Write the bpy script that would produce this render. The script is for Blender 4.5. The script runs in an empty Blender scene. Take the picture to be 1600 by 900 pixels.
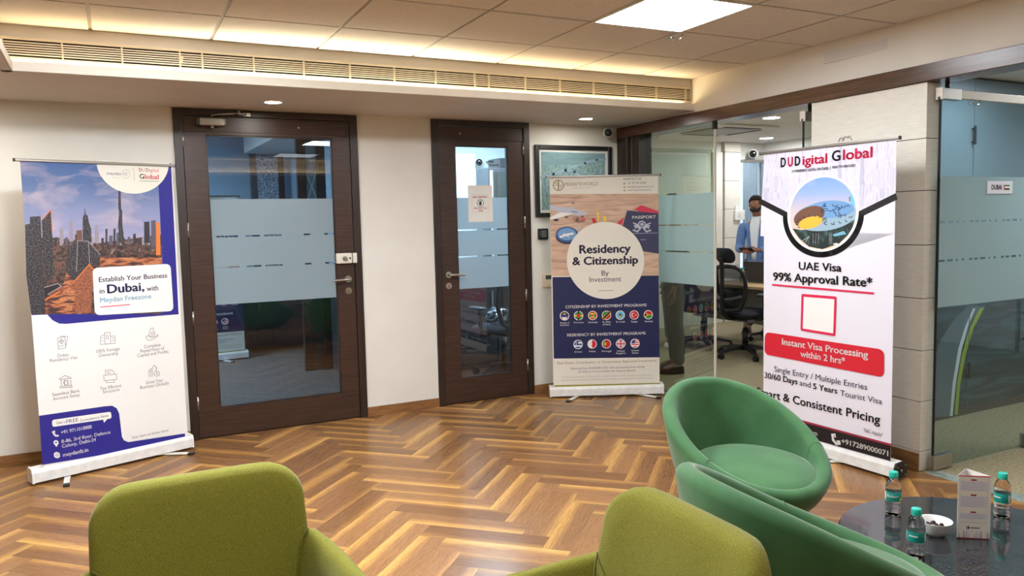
import bpy, bmesh, math, random
import numpy as np
from mathutils import Vector, Matrix, Euler
PI = math.pi
SC = bpy.context.scene
COL = SC.collection

# ------------------------------------------------------------------ camera
CAM_F, CAM_H = 1226.65, 1.46155
CAM_ROWS = ((0.8853, -0.4645, -0.0228), (-0.0588, -0.0631, -0.9963), (0.4614, 0.8833, -0.0832))
def unit_rows():
    r0 = Vector(CAM_ROWS[0]).normalized()
    r2 = Vector(CAM_ROWS[2]); r2 = (r2 - r0 * r2.dot(r0)).normalized()
    r1 = r2.cross(r0)
    return r0, r1, r2
R0, R1, R2 = unit_rows()
cam_data = bpy.data.cameras.new('camera')
cam_data.sensor_width = 36.0
cam_data.lens = 36.0 * CAM_F / 1600.0
cam_data.clip_start = 0.02
cam = bpy.data.objects.new('camera', cam_data)
COL.objects.link(cam)
cm = Matrix(((R0.x, -R1.x, -R2.x, 0), (R0.y, -R1.y, -R2.y, 0), (R0.z, -R1.z, -R2.z, CAM_H), (0, 0, 0, 1)))
cam.matrix_world = cm
SC.camera = cam
CAM_POS = Vector((0, 0, CAM_H))

# ------------------------------------------------------------------ light and exposure settings
SC.view_settings.view_transform = 'Standard'
SC.view_settings.look = 'None'
SC.view_settings.gamma = 1.0
SC.view_settings.use_curve_mapping = False
SC.view_settings.exposure = 0.0
SC.cycles.max_bounces = 10
SC.cycles.diffuse_bounces = 5
SC.cycles.glossy_bounces = 5
SC.cycles.transmission_bounces = 8
SC.cycles.transparent_max_bounces = 24
SC.cycles.caustics_reflective = False
SC.cycles.caustics_refractive = False
SC.cycles.sample_clamp_indirect = 4.0
SC.cycles.use_denoising = True
world = bpy.data.worlds.new('world'); SC.world = world
world.use_nodes = True
world.node_tree.nodes['Background'].inputs[0].default_value = (0.75, 0.85, 1.0, 1)
world.node_tree.nodes['Background'].inputs[1].default_value = 0.35
PANEL_STRENGTH = 40.0      # ceiling LED panels
COVE_WARM = 3.6          # W per metre of cove strip (warm)
COVE_WHITE = 8.0
DOWN_STRENGTH = 210.0
MEETING_STRENGTH = 250.0
STORE_POWER = 120.0
BACKROOM_POWER = 150.0
def area_light(name, loc, direction, sx, sy, power, color=(1, 1, 1)):
    l = bpy.data.lights.new(name, 'AREA'); l.shape = 'RECTANGLE'; l.size = sx; l.size_y = sy
    l.energy = power; l.color = color
    o = bpy.data.objects.new(name, l); COL.objects.link(o)
    o.location = loc
    o.rotation_euler = Vector(direction).to_track_quat('-Z', 'Y').to_euler()
    return o

# ------------------------------------------------------------------ room measures
YB = 5.786            # back wall face
def RX(y): return 4.0456 + 0.0254 * (y - 2.88)     # face of the glazed right wall
RANG = math.atan(0.0254)
ZC = 2.5255           # tile ceiling
ZS = 2.2837           # soffit
YF = 4.792            # bulkhead face
XL = -0.385           # left bulkhead face
YN = -1.30            # near bulkhead face
BEAM_T, BEAM_B = 2.267, 2.175

# ------------------------------------------------------------------ materials
MATS = {}
def srgb(c):
    out = []
    for v in c:
        v = v / 255.0
        out.append(v / 12.92 if v <= 0.04045 else ((v + 0.055) / 1.055) ** 2.4)
    return tuple(out) + (1.0,)
def new_mat(name):
    m = bpy.data.materials.new(name); m.use_nodes = True
    nt = m.node_tree; b = nt.nodes['Principled BSDF']
    MATS[name] = m
    return m, nt, b
def inp(b, k, v):
    if k in b.inputs: b.inputs[k].default_value = v
def plain(name, rgb, rough=0.5, metal=0.0, spec=0.5, sheen=0.0, emit=None, es=0.0, coat=0.0):
    m, nt, b = new_mat(name)
    b.inputs['Base Color'].default_value = srgb(rgb)
    inp(b, 'Roughness', rough); inp(b, 'Metallic', metal); inp(b, 'Specular IOR Level', spec)
    if sheen: inp(b, 'Sheen Weight', sheen); inp(b, 'Sheen Roughness', 0.4)
    if coat: inp(b, 'Coat Weight', coat); inp(b, 'Coat Roughness', 0.08)
    if emit: inp(b, 'Emission Color', srgb(emit)); inp(b, 'Emission Strength', es)
    return m
def node(nt, kind, **kw):
    n = nt.nodes.new(kind)
    for k, v in kw.items(): setattr(n, k, v)
    return n
def ramp(nt, stops):
    r = nt.nodes.new('ShaderNodeValToRGB')
    el = r.color_ramp.elements
    while len(el) > 1: el.remove(el[-1])
    el[0].position = stops[0][0]; el[0].color = srgb(stops[0][1])
    for p, c in stops[1:]:
        e = el.new(p); e.color = srgb(c)
    return r
def noisy(name, stops, scale=8.0, stretch=(1, 1, 1), rough=0.5, coords='Object', detail=4.0, bump=0.0, bump_scale=None,
          metal=0.0, spec=0.5, sheen=0.0, dist=0.0, coat=0.0):
    m, nt, b = new_mat(name)
    tc = node(nt, 'ShaderNodeTexCoord'); mp = node(nt, 'ShaderNodeMapping')
    mp.inputs['Scale'].default_value = stretch
    nt.links.new(tc.outputs[coords], mp.inputs['Vector'])
    n = node(nt, 'ShaderNodeTexNoise'); n.inputs['Scale'].default_value = scale; n.inputs['Detail'].default_value = detail
    n.inputs['Distortion'].default_value = dist
    nt.links.new(mp.outputs[0], n.inputs['Vector'])
    r = ramp(nt, stops); nt.links.new(n.outputs[0], r.inputs[0]); nt.links.new(r.outputs[0], b.inputs['Base Color'])
    inp(b, 'Roughness', rough); inp(b, 'Metallic', metal); inp(b, 'Specular IOR Level', spec)
    if sheen: inp(b, 'Sheen Weight', sheen); inp(b, 'Sheen Roughness', 0.4)
    if coat: inp(b, 'Coat Weight', coat); inp(b, 'Coat Roughness', 0.1)
    if bump:
        n2 = n
        if bump_scale:
            n2 = node(nt, 'ShaderNodeTexNoise'); n2.inputs['Scale'].default_value = bump_scale; n2.inputs['Detail'].default_value = 2
            nt.links.new(mp.outputs[0], n2.inputs['Vector'])
        bp = node(nt, 'ShaderNodeBump'); bp.inputs['Strength'].default_value = bump; bp.inputs['Distance'].default_value = 0.002
        nt.links.new(n2.outputs[0], bp.inputs['Height']); nt.links.new(bp.outputs[0], b.inputs['Normal'])
    return m
def emitter(name, rgb, strength):
    m = bpy.data.materials.new(name); m.use_nodes = True; MATS[name] = m
    nt = m.node_tree; nt.nodes.clear()
    e = node(nt, 'ShaderNodeEmission'); e.inputs[0].default_value = srgb(rgb); e.inputs[1].default_value = strength
    o = node(nt, 'ShaderNodeOutputMaterial'); nt.links.new(e.outputs[0], o.inputs[0])
    return m
def pane(name, tint, k=2.0, rough=0.0):
    m = bpy.data.materials.new(name); m.use_nodes = True; MATS[name] = m
    nt = m.node_tree; nt.nodes.clear()
    t = node(nt, 'ShaderNodeBsdfTransparent'); t.inputs[0].default_value = srgb(tint)
    g = node(nt, 'ShaderNodeBsdfGlossy'); g.inputs['Roughness'].default_value = rough
    fr = node(nt, 'ShaderNodeFresnel'); fr.inputs[0].default_value = 1.5
    ge = node(nt, 'ShaderNodeNewGeometry')
    tm = node(nt, 'ShaderNodeMixRGB'); tm.inputs[1].default_value = srgb(tint); tm.inputs[2].default_value = (1, 1, 1, 1)
    nt.links.new(ge.outputs['Backfacing'], tm.inputs[0]); nt.links.new(tm.outputs[0], t.inputs[0])
    a = node(nt, 'ShaderNodeMath', operation='SUBTRACT'); a.inputs[0].default_value = 1.0
    nt.links.new(ge.outputs['Backfacing'], a.inputs[1])
    mu = node(nt, 'ShaderNodeMath', operation='MULTIPLY'); nt.links.new(fr.outputs[0], mu.inputs[0]); nt.links.new(a.outputs[0], mu.inputs[1])
    m2 = node(nt, 'ShaderNodeMath', operation='MULTIPLY', use_clamp=True); nt.links.new(mu.outputs[0], m2.inputs[0]); m2.inputs[1].default_value = k
    mx = node(nt, 'ShaderNodeMixShader')
    nt.links.new(m2.outputs[0], mx.inputs[0]); nt.links.new(t.outputs[0], mx.inputs[1]); nt.links.new(g.outputs[0], mx.inputs[2])
    o = node(nt, 'ShaderNodeOutputMaterial'); nt.links.new(mx.outputs[0], o.inputs[0])
    return m
def frosted(name, rgb, transp=0.2):
    m = bpy.data.materials.new(name); m.use_nodes = True; MATS[name] = m
    nt = m.node_tree; nt.nodes.clear()
    d = node(nt, 'ShaderNodeBsdfDiffuse'); d.inputs[0].default_value = srgb(rgb)
    tl = node(nt, 'ShaderNodeBsdfTranslucent'); tl.inputs[0].default_value = srgb(rgb)
    t = node(nt, 'ShaderNodeBsdfTransparent')
    gl = node(nt, 'ShaderNodeBsdfGlossy'); gl.inputs['Roughness'].default_value = 0.12
    a = node(nt, 'ShaderNodeMixShader'); a.inputs[0].default_value = 0.5
    nt.links.new(d.outputs[0], a.inputs[1]); nt.links.new(tl.outputs[0], a.inputs[2])
    b = node(nt, 'ShaderNodeMixShader'); b.inputs[0].default_value = transp
    nt.links.new(a.outputs[0], b.inputs[1]); nt.links.new(t.outputs[0], b.inputs[2])
    c = node(nt, 'ShaderNodeMixShader'); c.inputs[0].default_value = 0.03
    nt.links.new(b.outputs[0], c.inputs[1]); nt.links.new(gl.outputs[0], c.inputs[2])
    o = node(nt, 'ShaderNodeOutputMaterial'); nt.links.new(c.outputs[0], o.inputs[0])
    return m

# --- setting
noisy('wall_paint', [(0.3, (222, 219, 211)), (0.7, (229, 226, 219))], 3.0, rough=0.6)
noisy('upper_paint', [(0.3, (226, 221, 210)), (0.7, (232, 227, 217))], 3.0, rough=0.6)
noisy('soffit_paint', [(0.3, (214, 209, 202)), (0.7, (220, 215, 208))], 3.0, rough=0.6)
noisy('ceiling_tile', [(0.25, (206, 200, 192)), (0.55, (226, 220, 213)), (0.8, (234, 229, 223))], 140.0, rough=0.9, detail=2, bump=0.25)
plain('tee_bar', (150, 142, 132), 0.5)
noisy('tile_panel', [(0.3, (222, 216, 203)), (0.7, (232, 227, 215))], 14.0, stretch=(1, 1, 9), rough=0.45)
plain('dark_joint', (58, 52, 46), 0.8)
noisy('carpet', [(0.3, (120, 108, 84)), (0.55, (146, 133, 104)), (0.75, (168, 154, 122))], 60.0, rough=0.95, bump=0.4)
noisy('dark_carpet', [(0.3, (74, 74, 72)), (0.7, (98, 98, 96))], 50.0, rough=0.9)
noisy('threshold_marble', [(0.3, (112, 126, 120)), (0.6, (150, 160, 154)), (0.8, (176, 182, 176))], 14.0, rough=0.2, dist=1.5)
noisy('base_wood', [(0.2, (96, 64, 38)), (0.5, (134, 94, 56)), (0.8, (156, 114, 70))], 6.0, stretch=(1, 1, 9), rough=0.35, dist=0.6)
noisy('door_wood', [(0.15, (40, 27, 22)), (0.45, (56, 38, 30)), (0.8, (74, 51, 41))], 5.0, stretch=(0.7, 1, 14), rough=0.38, dist=0.5)
noisy('frame_wood', [(0.15, (32, 22, 19)), (0.5, (44, 31, 26)), (0.85, (54, 39, 33))], 5.0, stretch=(9, 9, 0.8), rough=0.38, dist=0.4)
noisy('beam_wood', [(0.15, (46, 31, 25)), (0.45, (74, 50, 38)), (0.8, (98, 70, 56))], 4.0, stretch=(6, 0.7, 12), rough=0.25, dist=1.0)
noisy('desk_wood', [(0.2, (172, 140, 98)), (0.7, (198, 168, 122))], 4.0, stretch=(8, 1, 8), rough=0.4)
pane('door_glass', (205, 220, 230), 2.6)
pane('picture_glass', (250, 252, 252), 1.5)
pane('clear_glass', (226, 238, 234), 2.0)
pane('green_glass', (214, 232, 216), 4.5)
pane('blue_glass', (196, 218, 222), 1.6)
m_, nt_, b_ = new_mat('bottle_plastic')
b_.inputs['Base Color'].default_value = (0.97, 0.985, 0.99, 1); inp(b_, 'Roughness', 0.03); inp(b_, 'Transmission Weight', 1.0); inp(b_, 'IOR', 1.30)
frosted('frost_film', (178, 195, 202), 0.10)
frosted('frost_green', (200, 224, 228), 0.16)
plain('steel', (190, 188, 184), 0.28, 1.0)
plain('satin_steel', (165, 162, 156), 0.42, 1.0)
plain('chrome', (215, 215, 215), 0.08, 1.0)
plain('brass', (196, 160, 104), 0.3, 1.0)
plain('lock_white', (226, 222, 212), 0.35)
plain('white_plastic', (232, 232, 228), 0.4)
plain('cream_metal', (226, 214, 188), 0.45)
plain('black_plastic', (20, 20, 22), 0.45)
plain('black_lens', (6, 8, 10), 0.08, coat=1.0)
plain('black_rubber', (16, 16, 17), 0.7)
plain('charcoal', (44, 46, 50), 0.5)
plain('dark_grey', (70, 74, 78), 0.5)
plain('grey', (150, 152, 152), 0.5)
plain('paper', (236, 233, 228), 0.7)
plain('recess_shade', (8, 7, 6), 0.9)  # near black, the shade inside openings put into the colour
noisy('white_metal', [(0.3, (218, 218, 215)), (0.7, (236, 236, 233))], 20.0, rough=0.35, spec=0.5)
emitter('panel_light', (246, 250, 255), PANEL_STRENGTH)
emitter('panel_light_left', (246, 250, 255), PANEL_STRENGTH * 3.2)  # unseen added left panel, boosted to brighten the left wall
emitter('panel_light_mid', (246, 250, 255), PANEL_STRENGTH * 0.55)
emitter('panel_light_dim', (246, 250, 255), PANEL_STRENGTH * 0.08)
emitter('down_light', (255, 250, 240), DOWN_STRENGTH)
emitter('down_light_left_fill', (255, 250, 240), DOWN_STRENGTH * 2.0)
emitter('meeting_light', (248, 252, 255), MEETING_STRENGTH)
emitter('daylight_gap', (205, 232, 255), 1.6)
emitter('screen_text', (90, 100, 92), 0.3)

# --- print inks (all slightly glossy vinyl)
def ink(name, rgb, rough=0.45): return plain(name, rgb, rough)
for nm, c in dict(ink_white=(238, 237, 234), ink_cream=(233, 229, 217), ink_lilac=(228, 226, 236), ink_navy=(28, 30, 92), ink_blue=(38, 36, 134),
                  ink_text=(34, 32, 66), ink_black=(18, 17, 20), ink_red=(205, 28, 48), ink_crimson=(214, 32, 78), ink_grey=(120, 118, 126),
                  ink_lightgrey=(182, 180, 180), ink_sky=(120, 182, 208), ink_pink=(226, 92, 104), ink_gold=(150, 132, 92), ink_olive=(146, 142, 62),
                  ink_deep=(27, 36, 80), ink_green=(36, 140, 72), ink_yellow=(244, 206, 44), ink_flagblue=(22, 60, 140), ink_cyan=(110, 190, 226),
                  ink_orange=(226, 124, 54), ink_tower=(50, 50, 60), ink_tower_light=(150, 142, 150), ink_tower_mid=(92, 88, 102), ink_night=(38, 34, 38),
                  ink_amber=(246, 186, 66), ink_brown=(112, 78, 62), ink_silver=(150, 178, 196), ink_passport=(56, 58, 92), ink_redbook=(206, 50, 82),
                  ink_plane=(188, 192, 206), ink_compass=(48, 84, 150), ink_compass_light=(112, 158, 206), ink_ghost=(206, 204, 222), ink_ghost_dark=(190, 188, 210),
                  ink_teal=(24, 150, 142), ink_maroon=(150, 34, 62)).items(): ink(nm, c)
def uv_gradient(name, stops, nscale=3.0, nstretch=(1, 2.2, 1), amount=0.25, cloud=None):
    m, nt, b = new_mat(name)
    tc = node(nt, 'ShaderNodeTexCoord'); sp = node(nt, 'ShaderNodeSeparateXYZ'); nt.links.new(tc.outputs['UV'], sp.inputs[0])
    mp = node(nt, 'ShaderNodeMapping'); mp.inputs['Scale'].default_value = nstretch; nt.links.new(tc.outputs['UV'], mp.inputs[0])
    n = node(nt, 'ShaderNodeTexNoise'); n.inputs['Scale'].default_value = nscale; n.inputs['Detail'].default_value = 5; n.inputs['Distortion'].default_value = 0.6
    nt.links.new(mp.outputs[0], n.inputs['Vector'])
    r = ramp(nt, stops); nt.links.new(sp.outputs[1], r.inputs[0])
    if cloud:
        cr = ramp(nt, [(0.46, (0, 0, 0)), (0.68, (255, 255, 255))]); nt.links.new(n.outputs[0], cr.inputs[0])
        mu = node(nt, 'ShaderNodeMath', operation='MULTIPLY'); mu.inputs[1].default_value = amount; nt.links.new(cr.outputs[0], mu.inputs[0])
        mx = node(nt, 'ShaderNodeMixRGB'); mx.inputs[2].default_value = srgb(cloud)
        nt.links.new(mu.outputs[0], mx.inputs[0]); nt.links.new(r.outputs[0], mx.inputs[1]); nt.links.new(mx.outputs[0], b.inputs['Base Color'])
    else:
        nt.links.new(r.outputs[0], b.inputs['Base Color'])
    inp(b, 'Roughness', 0.45)
    return m
def uv_noise(name, stops, scale, stretch=(1, 2, 1), detail=6.0, dist=0.8):
    return noisy(name, stops, scale, stretch, 0.45, 'UV', detail, dist=dist)
uv_gradient('print_dusk_sky', [(0.62, (196, 160, 178)), (0.72, (160, 158, 192)), (0.84, (132, 142, 180)), (0.93, (84, 110, 158)), (1.0, (62, 98, 154))], 4.0, (1, 4.4, 1), 0.75, (186, 172, 184))
uv_noise('print_night_city', [(0.34, (28, 25, 30)), (0.46, (70, 58, 58)), (0.51, (124, 84, 68)), (0.54, (80, 66, 62)), (0.60, (40, 36, 42)), (0.66, (150, 134, 126)), (0.72, (60, 50, 50))], 16.0, (1.0, 3.0, 1))
uv_noise('print_fires', [(0.38, (62, 46, 46)), (0.5, (150, 84, 60)), (0.6, (200, 134, 90)), (0.7, (80, 58, 54))], 14.0, (0.8, 6, 1))
uv_noise('print_windows', [(0.44, (32, 32, 40)), (0.58, (58, 58, 68)), (0.68, (140, 132, 120)), (0.74, (70, 64, 66))], 150.0, (1, 2, 1), 1.0, 0.0)
uv_noise('print_lattice', [(0.42, (70, 44, 40)), (0.55, (196, 120, 84)), (0.66, (120, 74, 58))], 150.0, (1, 2, 1), 1.0, 0.0)
uv_noise('print_table', [(0.3, (168, 134, 120)), (0.5, (202, 170, 146)), (0.7, (222, 190, 168))], 5.0, (0.7, 9, 1))
uv_noise('print_crumbs', [(0.4, (120, 84, 76)), (0.6, (176, 138, 122))], 30.0, (1, 2, 1))
uv_noise('print_ghost_city', [(0.35, (196, 192, 214)), (0.5, (220, 218, 232)), (0.65, (206, 202, 222)), (0.8, (230, 226, 238))], 16.0, (2.6, 1.2, 1), 3.0, 0.0)
uv_gradient('print_day_sky', [(0.70, (238, 200, 160)), (0.78, (222, 196, 196)), (0.85, (150, 176, 218)), (0.90, (120, 160, 214))], 3.0, (1, 3, 1), 0.5, (206, 204, 224))
uv_noise('print_garden', [(0.4, (22, 34, 36)), (0.55, (40, 60, 56)), (0.68, (74, 104, 104)), (0.74, (170, 190, 190)), (0.78, (30, 44, 44))], 22.0, (1.6, 2, 1))
uv_noise('print_teal_city', [(0.32, (104, 132, 136)), (0.48, (132, 162, 164)), (0.58, (160, 186, 186)), (0.68, (118, 146, 150)), (0.8, (186, 204, 202))], 14.0, (2.2, 1.0, 1), 4.0, 0.2)
uv_noise('print_teal_sky', [(0.3, (112, 146, 154)), (0.7, (140, 170, 176))], 3.0, (1, 4, 1))
uv_noise('print_mural', [(0.3, (22, 46, 56)), (0.5, (36, 66, 76)), (0.62, (60, 94, 104)), (0.75, (28, 54, 66))], 5.0, (1.4, 6, 1), 6.0, 1.2)
plain('print_mural_road', (88, 108, 118), 0.35); plain('print_mural_green', (150, 172, 60), 0.4); plain('print_mural_white', (206, 216, 220), 0.4)
uv_noise('print_mural_sky', [(0.3, (100, 118, 130)), (0.7, (122, 139, 150))], 2.0, (6, 1, 1), 2.0, 0.2)

# --- soft goods
def velvet(name, c1, c2, scale):
    return noisy(name, [(0.3, c1), (0.7, c2)], scale, rough=0.75, sheen=0.35, spec=0.25, bump=0.15, bump_scale=500)
velvet('green_velvet', (60, 104, 66), (72, 118, 76), 9.0)
noisy('olive_cloth', [(0.3, (104, 104, 34)), (0.5, (124, 122, 44)), (0.72, (142, 140, 60))], 420.0, rough=0.9, sheen=0.2, spec=0.2, detail=2, bump=0.3)
noisy('olive_seam', [(0.3, (92, 92, 30)), (0.7, (108, 106, 40))], 90.0, rough=0.9)
noisy('granite', [(0.3, (24, 25, 28)), (0.5, (42, 44, 47)), (0.60, (70, 73, 77)), (0.72, (30, 32, 36))], 110.0, rough=0.07, detail=8, spec=0.6)
pane('mesh_black', (120, 122, 126), 0.6, 0.4)
noisy('seat_black', [(0.4, (18, 20, 26)), (0.6, (30, 32, 40))], 160.0, rough=0.85)
noisy('blind_cloth', [(0.3, (120, 138, 152)), (0.7, (142, 160, 174))], 40.0, stretch=(6, 6, 1), rough=0.8)
noisy('skin', [(0.3, (140, 92, 70)), (0.7, (156, 106, 82))], 20.0, rough=0.55)
noisy('hair_black', [(0.3, (14, 12, 12)), (0.7, (28, 25, 24))], 60.0, rough=0.6)
noisy('blazer_blue', [(0.3, (96, 128, 182)), (0.7, (116, 148, 200))], 60.0, rough=0.85)
plain('shirt_white', (226, 230, 236), 0.8)
noisy('denim', [(0.3, (62, 84, 108)), (0.7, (88, 112, 136))], 60.0, rough=0.9)
noisy('grey_trouser', [(0.3, (52, 56, 56)), (0.7, (64, 68, 67))], 60.0, rough=0.9)
plain('shoe_black', (14, 14, 15), 0.35)
plain('shoe_white', (214, 216, 216), 0.5)
plain('teal_cap', (34, 190, 172), 0.35)
plain('teal_label', (22, 152, 142), 0.4)
plain('ceramic', (240, 240, 238), 0.15, coat=0.5)
noisy('dried_fruit', [(0.3, (30, 18, 16)), (0.7, (62, 38, 32))], 80.0, rough=0.5)
noisy('cashew', [(0.3, (200, 172, 130)), (0.7, (220, 194, 150))], 80.0, rough=0.5)
noisy('speckle_panel', [(0.40, (92, 104, 122)), (0.52, (138, 150, 164)), (0.62, (206, 214, 222))], 70.0, rough=0.6, detail=2)
noisy('blue_wall', [(0.3, (150, 176, 196)), (0.7, (164, 190, 208))], 3.0, rough=0.6)
noisy('cupboard_white', [(0.3, (214, 226, 232)), (0.7, (226, 236, 240))], 3.0, rough=0.12)
pane('plastic_wrap', (225, 228, 230), 5.0, 0.12)

# --- herringbone floor: UV runs along each plank, 'tone' is one value per plank
def floor_mat():
    m, nt, b = new_mat('herringbone')
    uv = node(nt, 'ShaderNodeUVMap'); sep = node(nt, 'ShaderNodeSeparateXYZ'); nt.links.new(uv.outputs[0], sep.inputs[0])
    at = node(nt, 'ShaderNodeAttribute', attribute_name='tone'); sa = node(nt, 'ShaderNodeSeparateColor'); nt.links.new(at.outputs['Color'], sa.inputs[0])
    # plank-wise shift of the grain
    cx = node(nt, 'ShaderNodeCombineXYZ')
    ax = node(nt, 'ShaderNodeMath', operation='MULTIPLY'); ax.inputs[1].default_value = 37.0; nt.links.new(sa.outputs[0], ax.inputs[0])
    s1 = node(nt, 'ShaderNodeMath', operation='MULTIPLY_ADD'); s1.inputs[1].default_value = 1.0; nt.links.new(sep.outputs[0], s1.inputs[0]); nt.links.new(ax.outputs[0], s1.inputs[2])
    nt.links.new(s1.outputs[0], cx.inputs[0]); nt.links.new(sep.outputs[1], cx.inputs[1]); nt.links.new(ax.outputs[0], cx.inputs[2])
    mp = node(nt, 'ShaderNodeMapping'); mp.inputs['Scale'].default_value = (1.5, 9.0, 1.0); nt.links.new(cx.outputs[0], mp.inputs[0])
    n1 = node(nt, 'ShaderNodeTexNoise'); n1.inputs['Scale'].default_value = 2.4; n1.inputs['Detail'].default_value = 3; n1.inputs['Distortion'].default_value = 0.8
    nt.links.new(mp.outputs[0], n1.inputs['Vector'])
    n2 = node(nt, 'ShaderNodeTexNoise'); n2.inputs['Scale'].default_value = 16.0; n2.inputs['Detail'].default_value = 4; n2.inputs['Distortion'].default_value = 0.4
    nt.links.new(mp.outputs[0], n2.inputs['Vector'])
    # dark vein lines
    wv = node(nt, 'ShaderNodeMath', operation='MULTIPLY'); wv.inputs[1].default_value = 34.0; nt.links.new(n1.outputs[0], wv.inputs[0])
    sn = node(nt, 'ShaderNodeMath', operation='SINE'); nt.links.new(wv.outputs[0], sn.inputs[0])
    vr = ramp(nt, [(0.0, (255, 255, 255)), (0.80, (255, 255, 255)), (0.98, (176, 160, 146))])
    h = node(nt, 'ShaderNodeMath', operation='MULTIPLY_ADD'); h.inputs[1].default_value = 0.5; h.inputs[2].default_value = 0.5; nt.links.new(sn.outputs[0], h.inputs[0]); nt.links.new(h.outputs[0], vr.inputs[0])
    heart = ramp(nt, [(0.0, (112, 78, 50)), (0.45, (154, 112, 72)), (1.0, (182, 138, 92))]); nt.links.new(n2.outputs[0], heart.inputs[0])
    sap = ramp(nt, [(0.2, (204, 154, 84)), (0.8, (226, 178, 106))]); nt.links.new(n2.outputs[0], sap.inputs[0])
    # sapwood along one long edge, width varied per plank
    e1 = node(nt, 'ShaderNodeMath', operation='MULTIPLY_ADD'); e1.inputs[1].default_value = 0.55; nt.links.new(n1.outputs[0], e1.inputs[0]); nt.links.new(sep.outputs[1], e1.inputs[2])
    off = node(nt, 'ShaderNodeMath', operation='MULTIPLY_ADD'); off.inputs[1].default_value = 0.35; off.inputs[2].default_value = 0.78; nt.links.new(sa.outputs[1], off.inputs[0])
    e2 = node(nt, 'ShaderNodeMath', operation='SUBTRACT'); nt.links.new(e1.outputs[0], e2.inputs[0]); nt.links.new(off.outputs[0], e2.inputs[1])
    e3 = node(nt, 'ShaderNodeMath', operation='MULTIPLY', use_clamp=True); e3.inputs[1].default_value = 2.6; nt.links.new(e2.outputs[0], e3.inputs[0])
    mx = node(nt, 'ShaderNodeMixRGB'); nt.links.new(e3.outputs[0], mx.inputs[0]); nt.links.new(heart.outputs[0], mx.inputs[1]); nt.links.new(sap.outputs[0], mx.inputs[2])
    mv = node(nt, 'ShaderNodeMixRGB', blend_type='MULTIPLY'); mv.inputs[0].default_value = 0.55
    nt.links.new(mx.outputs[0], mv.inputs[1]); nt.links.new(vr.outputs[0], mv.inputs[2])
    tn = ramp(nt, [(0.0, (206, 200, 196)), (0.4, (236, 234, 232)), (1.0, (255, 255, 255))]); nt.links.new(sa.outputs[2], tn.inputs[0])
    mt = node(nt, 'ShaderNodeMixRGB', blend_type='MULTIPLY'); mt.inputs[0].default_value = 1.0
    nt.links.new(mv.outputs[0], mt.inputs[1]); nt.links.new(tn.outputs[0], mt.inputs[2])
    mp3 = node(nt, 'ShaderNodeMapping'); mp3.inputs['Scale'].default_value = (2.6, 26.0, 1.0); nt.links.new(cx.outputs[0], mp3.inputs[0])
    n3 = node(nt, 'ShaderNodeTexNoise'); n3.inputs['Scale'].default_value = 2.0; n3.inputs['Detail'].default_value = 5; n3.inputs['Distortion'].default_value = 1.2
    nt.links.new(mp3.outputs[0], n3.inputs['Vector'])
    r3 = ramp(nt, [(0.30, (150, 132, 118)), (0.44, (226, 220, 214)), (0.56, (255, 255, 255))]); nt.links.new(n3.outputs[0], r3.inputs[0])
    ms = node(nt, 'ShaderNodeMixRGB', blend_type='MULTIPLY'); ms.inputs[0].default_value = 0.6
    nt.links.new(mt.outputs[0], ms.inputs[1]); nt.links.new(r3.outputs[0], ms.inputs[2])
    nt.links.new(ms.outputs[0], b.inputs['Base Color'])
    inp(b, 'Roughness', 0.25); inp(b, 'Specular IOR Level', 0.36)
    bp = node(nt, 'ShaderNodeBump'); bp.inputs['Strength'].default_value = 0.06; bp.inputs['Distance'].default_value = 0.002
    nt.links.new(n2.outputs[0], bp.inputs['Height']); nt.links.new(bp.outputs[0], b.inputs['Normal'])
floor_mat()

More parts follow.
